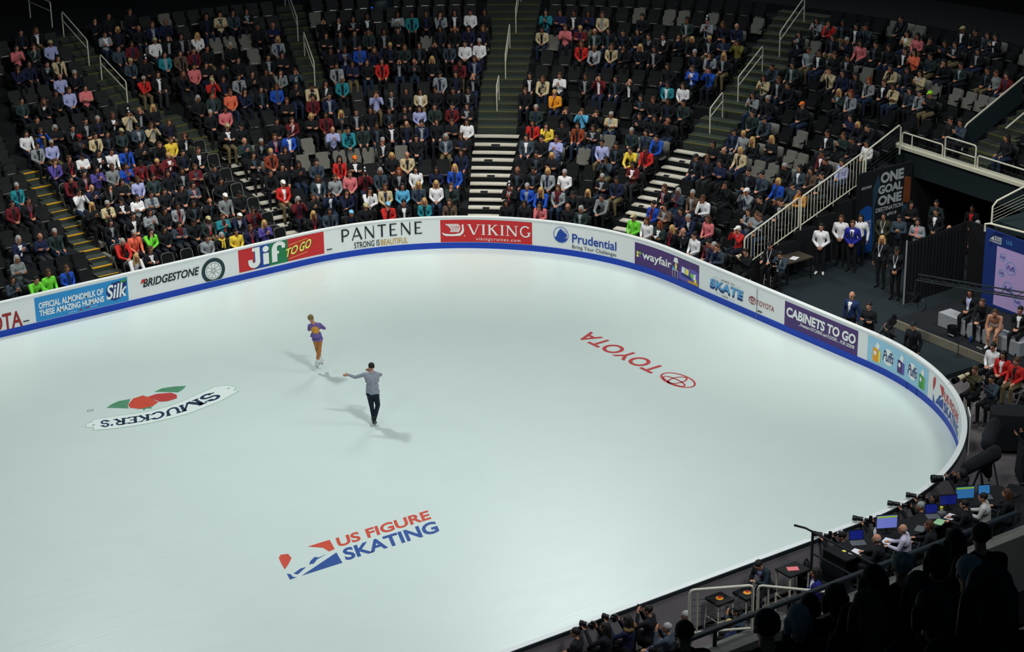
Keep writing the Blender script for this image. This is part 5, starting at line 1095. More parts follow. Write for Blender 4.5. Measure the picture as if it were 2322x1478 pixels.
staff('man in black jacket and black cap standing over tissue banner', 30.98, -5.66, .0, 190, 'side', 'k', hair='K', hk='cap', group=GB, sc=.97)
staff('photographer in olive shirt aiming long cream lens over boards', 30.55, -8.42, .0, 190, 'aim', 'z', hair='b', hk='short', group=GB, topm=mat('shirt_olive', (70, 66, 44), rough=0.9, noise=0.2))
staff('photographer in dark jacket crouched beside olive shirted photographer', 30.45, -9.12, .0, 190, 'aim', 's', hair='d', hk='short', group=GB)
staff('seated woman in white jacket, farthest of three by stage edge', 32.2, -7.55, .0, 190, 'lap', 'w', hair='d', hk='short', group='three seated by the stage edge')
staff('seated person in red jacket holding paper between white and red jackets', 31.98, -8.12, .0, 195, 'lap', 'r', hair='d', hk='long', inner='w', group='three seated by the stage edge')
staff('seated person in red jacket and khaki trousers, nearest of three', 31.9, -8.68, .0, 190, 'thigh', 'r', legs='3', hair='b', hk='bun', inner='k', group='three seated by the stage edge')
for x, y, lb in ((32.2, -7.55, 'white jacket woman'), (31.98, -8.12, 'paper reader in red'), (31.9, -8.68, 'khaki trousers person')):
    f_, b_, p_ = chair_parts(); r = f_.build('folding_chair', M_FC, smooth=True, loc=(x, y, 0)); r.rotation_euler = (0, 0, math.radians(190)+math.pi/2); b_.build('backrest', M_SB, r); p_.build('seat_pan', M_SB, r); tag(r, 'folding chair by stage edge under '+lb, 'folding chair', 'chairs by the stage edge')
GK = 'people on the kiss and cry stage'
PZ = .262
staff('woman in black with lanyard sitting at far end of stage bench', 34.35, -4.62, PZ, 200, 'lap', 'k', hair='d', hk='long', inner='l', group=GK, lan='w', skin=1)
staff('man in black top sitting on stage bench leaning forward', 34.35, -5.22, PZ, 200, 'lean', 'k', hair='b', hk='short', group=GK)
o = staff('female skater in pale costume sitting bent over to her boots', 34.2, -5.86, PZ, 205, 'tie', 'c', hair='b', hk='bun', group=GK, topm=SKINS[0], legm=mat('tights_pale', (196, 150, 116), rough=0.6), shoe=M_BOOTW)
P = Prims(); P.cap((-.06, -.10, .72), (.06, -.10, .72), .135, .135, 0); P.cap((-.05, .0, .60), (.05, .0, .60), .135, .135, 0); md, _, _ = skin_mesh('costume', P, .012, 900, 2); md.materials.append(cm('w')); q = bpy.data.objects.new('costume', md); COL.objects.link(q); q.parent = o
staff('man in dark suit sitting at right end of stage bench', 34.42, -6.5, PZ, 200, 'lap', 'k', hair='d', hk='short', inner='w', group=GK)
GP = 'people by the white ramp railing'
staff('photographer in black with big white lens crouching below ramp railing', 31.95, 2.62, 0, 200, 'aim', 'k', hair='d', hk='short', group=GP)
staff('man in dark cap and black jacket holding papers beside ramp railing', 32.85, 2.40, 0, 200, 'type', 'k', hair='K', hk='cap', group=GP, lan='w', sc=1.12)
staff('photographer in slate jacket kneeling below ramp railing with camera', 32.75, 1.85, 0, 200, 'kneel', 's', hair='d', hk='short', group=GP, lan='w')
def stool(x, y, z, h, label, w_=.36, ma=None):
    r = empty('stool', (x, y, z), 0, label, 'stool')
    mb = MB(); mb.box((0, 0, h-.03), (w_, w_, .06)); mb.build('seat', ma or M_SB, r)
    for sx in (-1, 1):
        for sy in (-1, 1): mb = MB(); mb.tube([(sx*w_*.42, sy*w_*.42, h-.06), (sx*w_*.5, sy*w_*.5, 0)], .014, 6); mb.build('leg', M_RAIL, r)
    mb = MB(); mb.tube([(sx*w_*.46, sy*w_*.46, h*.4) for sx, sy in ((-1, -1), (1, -1), (1, 1), (-1, 1))], .010, 6, closed=True); mb.build('foot_ring', M_RAIL, r)
    return r
stool(31.95, 2.62, 0, .42, 'low black stool under photographer with white lens by ramp', .3); stool(32.85, 2.40, 0, .43, 'low black stool under man with papers by ramp', .3)
stool(30.55, -8.42, 0, .42, 'low stool under olive shirted photographer', .3); stool(30.45, -9.12, 0, .42, 'low stool under crouched photographer beside olive shirt', .3)
# long lens cameras
M_LENSW = mat('lens_cream', (206, 194, 160), rough=0.4, noise=0.05)
def lens_cam(x, y, z, face, label, L_=.32, white=False, r_=.055, tilt=-.12):
    rt = empty('photo_camera', (x, y, z), 0, label, 'camera', 'long lens cameras'); rt.rotation_euler = (tilt, 0, math.radians(face)+math.pi/2)
    mb = MB(); mb.box((0, .0, 0), (.15, .075, .11)); mb.box((0, 0, .075), (.06, .07, .05)); mb.build('camera_body', M_CAMB, rt)
    T = Matrix.Translation((0, -.03, 0)) @ Matrix.Rotation(math.pi/2, 4, 'X')
    mb = MB(); mb.lathe([(r_*.62, 0), (r_*.66, L_*.35), (r_*.9, L_*.5), (r_, L_*.95), (r_*.8, L_)], 16, T); mb.build('lens', M_LENSW if white else M_CAMB, rt, True)
    mb = MB(); mb.lathe([(r_*1.0, L_*.96), (r_*1.15, L_*1.0), (r_*1.2, L_*1.3), (r_*1.08, L_*1.3), (r_*1.0, L_*1.0)], 16, T); mb.build('lens_hood', M_CAMB, rt, True)
    mb = MB(); mb.lathe([(r_*.70, L_*.36), (r_*.92, L_*.42), (r_*.92, L_*.46), (r_*.7, L_*.46)], 14, T); mb.build('focus_ring', M_CARD if not white else M_CAMB, rt)
    return rt
def cam_for(px, py, pz, face, h, label, **k):
    d = Vector((math.cos(math.radians(face)), math.sin(math.radians(face)), 0))*.27
    return lens_cam(px+d.x, py+d.y, pz+h, face, label, **k)
cam_for(30.55, -8.42, 0, 190, 1.21, 'camera with very long cream lens held by olive shirted photographer', L_=.55, white=True, r_=.075, tilt=0)
cam_for(31.95, 2.62, 0, 200, 1.21, 'camera with fat white lens below the ramp railing', L_=.34, white=True, r_=.075, tilt=0)
cam_for(30.45, -9.12, 0, 190, 1.21, 'black camera held by crouched photographer beside olive shirt')
cam_for(32.75, 1.85, 0, 200, .98, 'black camera with pale ring held by kneeling photographer', L_=.16)
r = empty('broadcast_camera', (30.78, -4.80, 1.46), 0, 'black shoulder video camera on operator in dark grey jacket', 'video camera'); r.rotation_euler = (0, 0, math.radians(205)+math.pi/2)
mb = MB(); mb.box((.14, .05, 0), (.13, .42, .2)); mb.box((.14, .2, .12), (.1, .12, .08)); mb.build('camera_body', M_CAMB, r)
mb = MB(); mb.lathe([(.05, 0), (.06, .12), (.075, .2), (.07, .2)], 14, Matrix.Translation((.14, -.15, .0)) @ Matrix.Rotation(math.pi/2, 4, 'X')); mb.build('lens', M_CAMB, r, True)
mb = MB(); mb.tube([(.14, .1, .11), (.14, .08, .18), (.14, -.08, .18), (.14, -.1, .11)], .014, 6); mb.build('handle', M_DK, r)

# ------------------------------------------------------------------ tunnel, curtain, banners, stage
M_BANK = mat('banner_black', (12, 18, 24), rough=0.8, noise=0.2); M_BANB = mat('banner_blue', (16, 72, 150), rough=0.7, noise=0.25, scale=2); M_BANT = mat('banner_steel', (34, 62, 80), rough=0.7, noise=0.3, scale=3); M_BANO = mat('banner_rust', (120, 62, 30), rough=0.7, noise=0.5, scale=3)
W_Y = 2.62
r = empty('tunnel_banner', (36.8, W_Y, 0), 0, 'tall black and blue banner with big white angular words on tunnel wall', 'banner')
mb = MB(); mb.box((1.2, .06, 1.42), (2.4, .06, 2.84)); mb.build('backing', M_BANK, r)
fb = lambda u, v: (u, .022, v)
fb2 = lambda u, v: (u, .016, v)
decal('blue_panel', polys([(.02, .05), (.70, .05), (.70, 1.0), (.62, 1.25), (.62, 1.6), (.40, 1.7), (.02, 1.55)]), fb, M_BANB, r)
decal('steel_panel', polys([(.70, .05), (.80, .5), (.74, 1.6), (.95, 2.3), (.85, 2.7), (.62, 2.2), (.66, 1.3)]), fb, M_BANT, r)
decal('rust_panel', polys([(2.02, 1.5), (2.35, 1.4), (2.35, 2.3), (2.05, 2.4)]), fb, M_BANO, r); decal('teal_panel', polys([(2.0, .05), (2.38, .05), (2.38, 1.35), (2.0, 1.45)]), fb, M_BANT, r)
M_BW2 = mat('banner_white', (168, 174, 178), rough=0.7, noise=0.1)
def ft(t, x0, x1, z0, z1, **k): decal('lettering', fit(text_geo(t, k.get('b', .03)), x0, x1, z0, z1), fb2, k.get('m', M_BW2), r)
ft('ONE', .95, 2.0, 2.33, 2.70, b=.05); ft('GOAL', .87, 1.98, 1.97, 2.27, b=.05); ft('ONE', .87, 1.95, 1.57, 1.91, b=.05); ft('DESTINATION', .80, 2.02, 1.36, 1.51); ft('#PS18', 1.3, 1.75, 1.15, 1.27); ft('#USCHAMPS', .1, .55, 2.27, 2.37)
ft('CHAMPIONSHIPS', .10, .60, .86, .93); ft('FIGURE', .3, .60, 1.08, 1.18); ft('SKATING', .3, .60, .96, 1.05)
decal('emblem', polys([(.12, .97), (.28, .97), (.27, 1.14)]), fb2, M_BW2, r); M_DIM = mat('banner_dim', (60, 84, 98)); ft('ONE', 2.06, 2.34, 1.15, 1.3, m=M_DIM); ft('GOAL', 2.06, 2.34, .95, 1.1, m=M_DIM)
mb = MB(); mb.box((-.03, .02, 1.42), (.05, .14, 2.84)); mb.build('side_return', M_BANK, r)
mb = MB(); mb.box((41.8, 2.78, 1.15), (5.1, .1, 2.3)); struct(mb.build('wall_tunnel', M_BL)); mb = MB(); mb.box((44.5, -3, 1.3), (.2, 14, 2.7)); struct(mb.build('wall_tunnel_end', M_BL))
mb = MB(); mb.box((38.0, -1.6, -.06), (12.8, 9.2, .14)); struct(mb.build('floor_carpet', mat('carpet_slate', (20, 32, 38), rough=0.95, noise=0.35, scale=30)))
r = empty('drape_wall', (34.95, -1.42, 0), 0, 'black pipe and drape curtain with metal post closing off stage', 'curtain')
mb = MB(); pts_ = []
A0, A1 = Vector((0, 0, 0)), Vector((2.75, .12, 0))
v = []; fcs = []
for k in range(61):
    q = A0+(A1-A0)*k/60; wv = .03*math.sin(k*1.9)
    for dy in (-.012, .012):
        for z_ in (.02, 2.0): v.append((q.x, q.y+wv+dy, z_+(.12*k/60 if z_ > 1 else 0)))
for k in range(60):
    a = 4*k; fcs += [(a, a+4, a+5, a+1), (a+2, a+3, a+7, a+6), (a+1, a+5, a+7, a+3), (a, a+2, a+6, a+4)]
mb.add(v, fcs); mb.build('curtain', M_BL, r)
mb = MB(); mb.tube([(-.03, 0, 0), (-.03, 0, 2.08)], .028, 8); mb.build('post', mat('post_grey', (150, 160, 160), rough=0.4, metal=0.3), r); mb = MB(); mb.box((-.03, 0, .012), (.4, .4, .024)); mb.build('base_plate', M_DK, r)
mb = MB(); mb.box((37.75, -2.3, 1.08), (.06, 1.9, 2.1)); o = mb.build('drape_panel', M_BL); tag(o, 'black curtain panel turning back beside blue backdrop', 'curtain')
# blue backdrop with printed white inset
r = empty('stage_backdrop', (36.4, -3.2, .262), 0, 'dark blue stage backdrop with lilac inset and round tissue logos', 'backdrop')
mb = MB(); mb.box((.05, -1.9, 1.2), (.08, 3.8, 2.4)); mb.build('backing', mat('backdrop_blue', (24, 50, 118), rough=0.6, noise=0.12), r)
fk = lambda u, v: (.006, -u, v); fk2 = lambda u, v: (.002, -u, v)
decal('inset', polys([(.5, .1), (3.6, .1), (3.6, 1.98), (.5, 1.98)]), fk, mat('backdrop_lilac', (186, 164, 220), rough=0.6, noise=0.05), r)
def bt(t, x0, x1, z0, z1, m_, b=.02, sh=0): decal('lettering', fit(text_geo(t, b, sh), x0, x1, z0, z1), fk2, m_, r)
bt('FIGURE', .38, .66, 2.20, 2.27, I_WHITE); bt('SKATING', .38, .66, 2.12, 2.19, I_WHITE); bt('CHAMPIONSHIPS', .18, .66, 2.05, 2.10, I_WHITE); decal('emblem', polys([(.2, 2.12), (.36, 2.12), (.34, 2.26)]), fk2, I_WHITE, r); bt('U.S.', .85, 1.1, 2.14, 2.26, I_CAB)
for u, v_, R_ in ((.75, 1.68, .11), (1.1, 1.42, .2), (.75, 1.18, .11), (1.05, .75, .22), (1.9, 1.6, .2), (1.9, .9, .2), (2.7, 1.3, .2), (1.45, .45, .14)):
    decal('logo_ring', band(ellp(u, v_, R_, R_, 24), .02, True), fk2, I_CAB, r); bt('Puffs', u-R_*.8, u+R_*.8, v_-R_*.4, v_+R_*.4, I_ROY, .01, .3)
# stage
mb = MB(); mb.box((35.15, -6.0, .12), (3.6, 6.9, .26)); struct(mb.build('floor_stage', mat('stage_carpet', (13, 18, 24), rough=0.95, noise=0.3, scale=40)))
mb = MB(); mb.box((33.33, -6.0, .13), (.05, 6.9, .262)); struct(mb.build('trim_stage_edge', mat('stage_edge', (128, 122, 108), rough=0.7, noise=0.3)))
o = MB().box((34.25, -5.35, .262+.21), (.5, 3.2, .42)).build('bench', mat('bench_silver', (150, 154, 160), rough=0.5, noise=0.1)); tag(o, 'silver box bench on black stage under four sitting people', 'bench')
mb = MB(); mb.lathe([(.13, 0), (.16, .30), (.15, .30), (.13, .04)], 16, Matrix.Translation((33.72, -4.6, .262))); tag(mb.build('bucket', M_BLK, smooth=True), 'black bucket on stage in front of silver bench', 'bucket')
mb = MB(); mb.lathe([(.02, 0), (.035, .02), (.035, .16), (.012, .2), (.012, .23)], 10, Matrix.Translation((33.75, -5.3, .262))); tag(mb.build('bottle', M_BANB, smooth=True), 'small blue bottle on stage by sitting man', 'bottle')
for x, y, lb in ((33.15, -5.4, 'farther'), (33.05, -6.6, 'nearer')):
    r = empty('microphone_stand', (x, y, 0), 0, f'{lb} of two short black microphone stands along stage edge', 'microphone stand')
    mb = MB(); mb.lathe([(.14, 0), (.14, .02), (.02, .03)], 14); mb.build('base', M_BLK, r); mb = MB(); mb.tube([(0, 0, .03), (0, 0, .45), (-.1, .12, .62)], .012, 6); mb.build('pole', M_BLK, r); mb = MB(); mb.tube([(-.1, .12, .62), (-.2, .24, .68)], .02, 8); mb.build('microphone', M_CH, r)
# camera crane
r = empty('camera_crane', (32.9, -5.0, 0), 0, 'black camera crane arm sloping over the stage with hanging camera head', 'camera crane')
E0, E1 = Vector((-.1, 1.0, 2.05)), Vector((-.35, -4.2, 2.95))
for dx, dz in ((-.09, 0), (.09, 0), (0, .16)):
    mb = MB(); mb.tube([E0+Vector((dx, 0, dz)), E1+Vector((dx, 0, dz))], .022, 6); mb.build('arm_tube', M_DK, r)
zig = []
for k in range(25): q = E0+(E1-E0)*k/24; zig.append(q+(Vector((-.09, 0, 0)), Vector((0, 0, .16)), Vector((.09, 0, 0)))[k % 3])
mb = MB(); mb.tube(zig, .010, 5); mb.build('lattice', M_DK, r)
mb = MB(); mb.tube([E0, E0+Vector((0, .1, -.1)), E0+Vector((0, .12, -.45))], .03, 8); mb.build('drop_post', M_DK, r)
H0 = E0+Vector((0, .12, -.6)); mb = MB(); mb.box(H0, (.22, .30, .2)); mb.box(H0+Vector((.05, -.1, .12)), (.1, .2, .06)); mb.box(H0+Vector((-.02, .2, .02)), (.12, .18, .12)); mb.tube([H0+Vector((-.1, -.2, .1)), H0+Vector((-.25, -.1, -.05)), H0+Vector((-.1, .1, -.12))], .02, 6); mb.build('camera_head', M_CAMB, r)
mb = MB(); mb.tube([H0+Vector((.0, -.32+.17*math.cos(a), -.14+.17*math.sin(a))) for a in np.linspace(0, 2*math.pi, 19)[:-1]], .016, 6, closed=True); mb.build('hand_wheel', M_CAMB, r)
mb = MB(); mb.tube([(-.35, -3.9, 0), (-.35, -3.9, 2.9)], .06, 8); mb.build('column', M_DK, r); mb = MB(); mb.box((-.35, -3.9, .06), (.8, .8, .12)); mb.build('base', M_BLK, r)
# small things by the boards and the ramp
mb = MB(); mb.lathe([(.06, 0), (.07, .01), (.075, .16), (.02, .2)], 10, Matrix.Translation((31.75, -4.35, .0))); tag(mb.build('bottle', M_BANB, smooth=True), 'tall blue bottle on floor beside shoulder camera operator', 'bottle')
r = empty('table', (33.75, 2.35, 0), 0, 'small dark table with papers below the ramp railing', 'table')
mb = MB(); mb.box((0, 0, .72), (1.1, .7, .04)); mb.build('table_top', mat('table_brown', (58, 50, 40), rough=0.7), r)
for sx in (-1, 1):
    for sy in (-1, 1): mb = MB(); mb.box((sx*.5, sy*.3, .35), (.04, .04, .7)); mb.build('leg', M_BLK, r)
mb = MB(); mb.box((33.7, 2.25, .748), (.3, .22, .012), rz=.4); tag(mb.build('paper', M_CARD), 'white papers lying on dark table by ramp railing', 'paper')
r = empty('barrier_post', (35.3, 2.25, 0.01), 0, 'slim barrier post standing between white jackets', 'barrier post'); mb = MB(); mb.lathe([(.15, 0), (.15, .02), (.025, .03), (.022, .95), (.04, .96), (.03, 1.02)], 14); mb.build('pole', M_DK, r, True)
# ------------------------------------------------------------------ near side: photographers, judges, stools, railings
GN = 'photographers along the near boards'
def seated(label, x, y, z, face, pose, top, hair, hk, group, seat=None, **k):
    o = staff(label, x, y, z, face, pose, top, hair=hair, hk=hk, group=group, **k)
    if seat: stool(x, y, z, .43, seat, .32)
    return o
NP = [(20.80, -13.52, 'd', 'beanie', 'photographer in dark knitted hat, nearest the microphone rail, shooting over boards', 'hat wearing photographer'), (22.10, -13.50, 'x', 'fringe', 'bald photographer in black shooting over boards in front of bright monitor', 'bald photographer'),
      (23.36, -13.48, 'g', 'short', 'grey haired photographer in black with long black lens', 'grey haired photographer'), (23.98, -13.36, 'd', 'bob', 'dark haired photographer with open hooded coat and short lens', 'dark haired photographer')]
for k, (x, y, h, hk, lb, nm) in enumerate(NP):
    seated(lb, x, y, 0, 128, 'aim', 'k', h, hk, GN, 'low stool under '+nm+' at near boards')
    cam_for(x, y, 0, 128, 1.21, f'long lens camera held by {nm} at near boards', L_=.3+.06*(k == 2), tilt=0)
o = staff('big hooded camera man in black with video lens at near boards', 25.0, -13.28, .0, 140, 'shoot', 'k', hair='K', hk='hood', group=GN, sc=.95)
r = lens_cam(24.75, -13.10, 1.42, 150, 'grey banded video lens held by hooded camera man', L_=.34, r_=.085, tilt=0)
BT = [(13.22, -13.42, 'd', 'short', 'k', 'lap', 'dark haired person at bottom edge left of fur collared photographer'), (13.85, -13.62, 'd', 'long', 'k', 'aim', 'long haired photographer in black at bottom edge, left of fur collar'), (14.42, -13.66, 'd', 'long', 'n', 'aim', 'photographer with brown fur collar shooting at bottom edge'),
      (15.06, -13.58, 'd', 'short', 'k', 'photo', 'man in black holding phone up over near boards'), (15.55, -14.25, 'g', 'short', 'g', 'lap', 'grey haired man in grey jacket sitting back beside phone holder'), (14.85, -14.55, 'b', 'short', 'l', 'lean', 'short haired person in lavender bending at bottom edge'),
      (14.42, -15.0, 'g', 'short', 's', 'photo', 'grey haired person at bottom edge holding phone low'), (16.05, -15.35, 'K', 'cap', 's', 'photo', 'person in dark cap raising phone under white cable railing'), (15.55, -15.65, 'y', 'short', 'n', 'lap', 'blond person beside dark cap under white cable railing')]
for x, y, h, hk, c_, ps, lb in BT:
    seated(lb, x, y, 0 if y > -15 else .42, 120, ps, c_, h, hk, 'people at the bottom edge by near boards', 'low stool under '+lb[:60].replace(' at bottom edge', ''), topm=mat('jacket_grey_tweed', (74, 80, 84), rough=.9, noise=.2) if c_ == 'g' else mat('shirt_dim_lavender', (96, 92, 120), rough=.9) if c_ == 'l' else None)
for k in (1, 2): cam_for(BT[k][0], BT[k][1], 0, 120, 1.21, ['', 'black camera held by long haired photographer at bottom edge', 'camera with pale banded lens held by fur collared photographer'][k], L_=.2, tilt=0)
P = Prims()
for a in np.linspace(-2.6, 2.6, 9): P.ell((.17*math.sin(a), .08-.15*math.cos(a+math.pi)*-1*.6, 1.07), (.055, .055, .045), 0)
fm, _, _ = skin_mesh('fur_collar', P, .014, 500, 1); fm.materials.append(mat('fur_brown', (96, 72, 40), rough=1, noise=.5, scale=60, bump=.6)); q = bpy.data.objects.new('fur_collar', fm); COL.objects.link(q)
q.parent = [o for o in bpy.data.objects if o.get('label', '') == BT[2][6]][0]
for k, x, y in ((3, 15.06, -13.58), (6, 14.42, -15.0), (7, 16.05, -15.35)):
    d = Vector((math.cos(math.radians(120)), math.sin(math.radians(120)), 0))*.235
    mb = MB(); mb.box((0, 0, 0), (.075, .012, .15)); o = mb.build('phone', M_CAMB, loc=(x+d.x, y+d.y, (0 if y > -15 else .42)+1.24)); o.rotation_euler = (0, 0, math.radians(120)+math.pi/2); tag(o, 'dark phone held up by '+BT[k][6].split(' holding')[0].split(' raising')[0], 'phone')
# suit man on a stool, stools with printed cushions, tall table
staff('man in dark suit and lilac shirt hunched on stool looking at phone', 18.42, -13.62, 0, 185, 'hunch', 's', hair='d', hk='short', inner='l', topm=mat('suit_teal_black', (24, 40, 50), rough=.85, noise=.15))
stool(18.42, -13.62, 0, .68, 'tall stool under hunched man in dark suit', .34)
mb = MB(); mb.box((18.02, -13.58, 1.10), (.15, .075, .012), ry=.2); tag(mb.build('phone', M_CAMB), 'phone in hand of hunched man in dark suit', 'phone')
for x, y, lb in ((17.2, -13.45, 'tall stool with black printed cushion behind white cable railing'), (17.86, -13.62, 'tall stool with black printed cushion at suited man foot')):
    r = stool(x, y, 0, .76, lb, .46)
    mb = MB(); mb.lathe([(.09, 0), (.09, .004)], 16, Matrix.Translation((0, 0, .761))); mb.build('printed_emblem', I_ORA, r); mb = MB(); mb.lathe([(.05, 0), (.05, .004)], 12, Matrix.Translation((.03, .03, .765))); mb.build('printed_emblem', I_RED, r)
def table(x, y, z, w_, d_, h, label, top=None, leg=None):
    r = empty('table', (x, y, z), 0, label, 'table'); mb = MB(); mb.box((0, 0, h-.02), (w_, d_, .04)); mb.build('table_top', top or M_SB, r)
    for sx in (-1, 1):
        for sy in (-1, 1): mb = MB(); mb.box((sx*(w_/2-.03), sy*(d_/2-.03), (h-.04)/2), (.035, .035, h-.04)); mb.build('leg', leg or M_RAIL, r)
    mb = MB(); mb.tube([(sx*(w_/2-.03), sy*(d_/2-.03), h*.35) for sx, sy in ((-1, -1), (1, -1), (1, 1), (-1, 1))], .014, 6, closed=True); mb.build('brace', leg or M_RAIL, r); return r
table(19.12, -13.72, 0, .62, .5, 1.0, 'tall black topped table with white legs and pink paper')
mb = MB(); mb.box((19.12, -13.72, 1.004), (.26, .18, .008), rz=-.5); tag(mb.build('paper', mat('paper_pink', (226, 120, 124), rough=.8, noise=.05)), 'pink paper lying on tall black table', 'paper')
mb = MB(); mb.box((19.62, -13.62, .62), (.3, .3, .04)); mb.box((19.62, -13.62, .31), (.26, .26, .6)); tag(mb.build('crate', M_BLK), 'black crate between tall table and microphone rail', 'crate')
P = Prims(); P.ell((0, 0, .16), (.16, .1, .17), 0); P.cap((-.1, 0, .28), (.0, 0, .42), .02, .02, 0); P.cap((0, 0, .42), (.1, 0, .28), .02, .02, 0); bmh, _, _ = skin_mesh('bag', P, .014, 500, 1); bmh.materials.append(M_BLK); o = bpy.data.objects.new('bag', bmh); COL.objects.link(o); o.location = (19.62, -13.62, .64); tag(o, 'black handbag on crate by microphone rail', 'bag')
staff('woman in royal blue jacket sitting below the microphone rail', 18.62, -14.95, .36, 150, 'lap', 'b', hair='d', hk='long', inner='w', topm=mat('jacket_royal_dark', (24, 30, 110), rough=.85, noise=.15), skin=1)
stool(18.62, -14.95, 0, .78, 'dark stool under woman in royal blue jacket', .34, M_BLK)
# judges platform
mb = MB(); mb.box((23.6, -15.6, .42), (8.4, 3.4, .85)); struct(mb.build('floor_platform', M_BL))
GJ = 'judges and officials at the near table'
for x, y, lb, c_, h, hk, tm in ((20.22, -15.3, 'bald official in dark jacket with hand at ear, first at table', 'k', 'x', 'fringe', None), (21.02, -15.3, 'official in white shirt with headphones at table', 'w', 'x', 'fringe', mat('shirt_white_dim', (188, 184, 204), rough=.9, noise=.06)), (21.62, -15.5, 'brown haired official in dark patterned top at table', 'k', 'b', 'bob', None),
      (23.02, -15.25, 'dark haired man in black suit at official table', 'k', 'd', 'short', None), (23.62, -15.25, 'grey haired woman in sleeveless white top at table', 'w', 'd', 'short', mat('top_white_dim', (190, 190, 186), rough=.9, noise=.08)), (24.22, -15.42, 'curly haired official at right end of table', 'k', 'b', 'long', None)):
    staff(lb, x, y, .85, 125, 'type', c_, hair=h, hk=hk, group=GJ, topm=tm, inner=c_ if tm is None else None)
    f_, b_, p_ = chair_parts(); r = f_.build('folding_chair', M_DK, smooth=True, loc=(x, y, .85)); r.rotation_euler = (0, 0, math.radians(125)+math.pi/2); b_.build('backrest', M_SB, r); p_.build('seat_pan', M_SB, r); tag(r, 'dark chair under '+lb.split(',')[0].replace(' at table', ''), 'chair', 'chairs at the official table')
r = empty('table', (22.3, -14.62, .85), 0, 'long black draped table with laptops for officials', 'table'); mb = MB(); mb.box((0, 0, .73), (5.6, .72, .04)); mb.build('table_top', M_BL, r); mb = MB(); mb.box((0, .34, .36), (5.6, .03, .70)); mb.box((-2.78, 0, .36), (.03, .7, .70)); mb.build('table_skirt', M_BL, r)
M_SCRB = mat('screen_blue', (60, 130, 196), rough=.3, emit=.30, noise=.1, scale=6); M_SCRN = mat('screen_navy', (24, 34, 120), rough=.3, emit=.35, noise=.15, scale=6); M_SCRL = mat('screen_lilac', (120, 130, 214), rough=.3, emit=.42, noise=.05, scale=6); M_SCRG = mat('screen_lime', (150, 190, 50), rough=.3, emit=.42, noise=.05); M_KEY = mat('laptop_grey', (96, 100, 104), rough=.5, noise=.2, scale=60)
TZ = .85+.752
def laptop(x, y, face, label, scr, w_=.34):
    r = empty('laptop', (x, y, TZ), 0, label, 'laptop', 'laptops on the official table'); r.rotation_euler = (0, 0, math.radians(face)+math.pi/2)
    mb = MB(); mb.box((0, 0, .01), (w_, .24, .02)); mb.build('keyboard_base', M_KEY, r)
    T = Matrix.Translation((0, .125, .02)) @ Matrix.Rotation(math.radians(-12), 4, 'X')
    T = Matrix.Translation((0, -.125, .02)) @ Matrix.Rotation(math.radians(14), 4, 'X')
    mb = MB(); mb.box((0, 0, .12), (w_, .012, .24), T); mb.build('lid', M_CAMB, r); mb = MB(); mb.box((0, .008, .12), (w_-.03, .004, .20), T); mb.build('screen', scr, r)
# screens face the officials (away from the ice)
laptop(20.32, -14.52, 62, 'laptop with dark blue screen before bald official', M_SCRN); laptop(22.62, -14.58, 62, 'laptop with dim screen right of bright monitor', M_SCRN, .30); laptop(24.34, -14.6, 62, 'laptop with blue screen at right end of official table', M_SCRB, .30)
def monitor(x, y, face, label, w_, h_, scr, band_=True):
    r = empty('monitor', (x, y, TZ), 0, label, 'monitor', 'monitors on the official table'); r.rotation_euler = (0, 0, math.radians(face)+math.pi/2)
    mb = MB(); mb.box((0, 0, .01), (.2, .16, .02)); mb.tube([(0, -.02, .02), (0, -.02, .12)], .02, 8); mb.build('stand', M_CAMB, r); mb = MB(); mb.box((0, 0, .10+h_/2), (w_, .03, h_)); mb.build('bezel', M_CAMB, r); mb = MB(); mb.box((0, .016, .10+h_/2), (w_-.03, .006, h_-.03)); mb.build('screen', scr, r)
    if band_: mb = MB(); mb.box((0, .020, .10+h_*.86), (w_-.04, .004, h_*.12)); mb.build('screen_bar', M_SCRG, r)
monitor(21.22, -14.50, 62, 'large bright lilac monitor with lime bar at official table', .50, .34, M_SCRL); monitor(23.2, -14.48, 62, 'dim blue monitor left of taller lit monitor', .42, .26, M_SCRN, False); monitor(23.75, -14.48, 62, 'tall lit blue monitor with lime bar at official table', .46, .32, M_SCRB)
for x, y, rz, lb, m_ in ((19.98, -14.80, .3, 'white paper at left end of official table', M_CARD), (20.92, -14.84, .4, 'white paper before headphone official', M_CARD), (22.95, -14.82, .3, 'white paper left of grey haired woman', M_CARD), (22.55, -14.86, .35, 'pale green sheet beside grey laptop', mat('paper_green', (150, 196, 150), rough=.8, noise=.05)), (21.95, -14.84, .5, 'grey printed sheet before brown haired official', M_KEY)):
    mb = MB(); mb.box((x, y, TZ+.004), (.30, .21, .006), rz=rz); tag(mb.build('paper', m_), lb, 'paper', 'papers on the official table')
mb = MB(); mb.box((19.82, -14.62, TZ+.006), (.09, .09, .01)); tag(mb.build('sticky_note', I_YEL), 'yellow note at left end of official table', 'note')
mb = MB(); mb.lathe([(.03, 0), (.035, .01), (.035, .15), (.014, .19), (.014, .22)], 10, Matrix.Translation((20.86, -14.5, TZ))); tag(mb.build('bottle', M_CARD, smooth=True), 'clear water bottle left of bright monitor', 'bottle')
mb = MB(); mb.lathe([(.03, 0), (.038, .12), (.034, .12)], 10, Matrix.Translation((22.98, -14.5, TZ))); tag(mb.build('cup', I_YEL, smooth=True), 'yellow cup left of dim blue monitor', 'cup')
mb = MB(); mb.box((22.86, -14.62, TZ+.035), (.18, .14, .07)); tag(mb.build('desk_phone', M_KEY), 'grey desk phone beside yellow cup', 'phone')
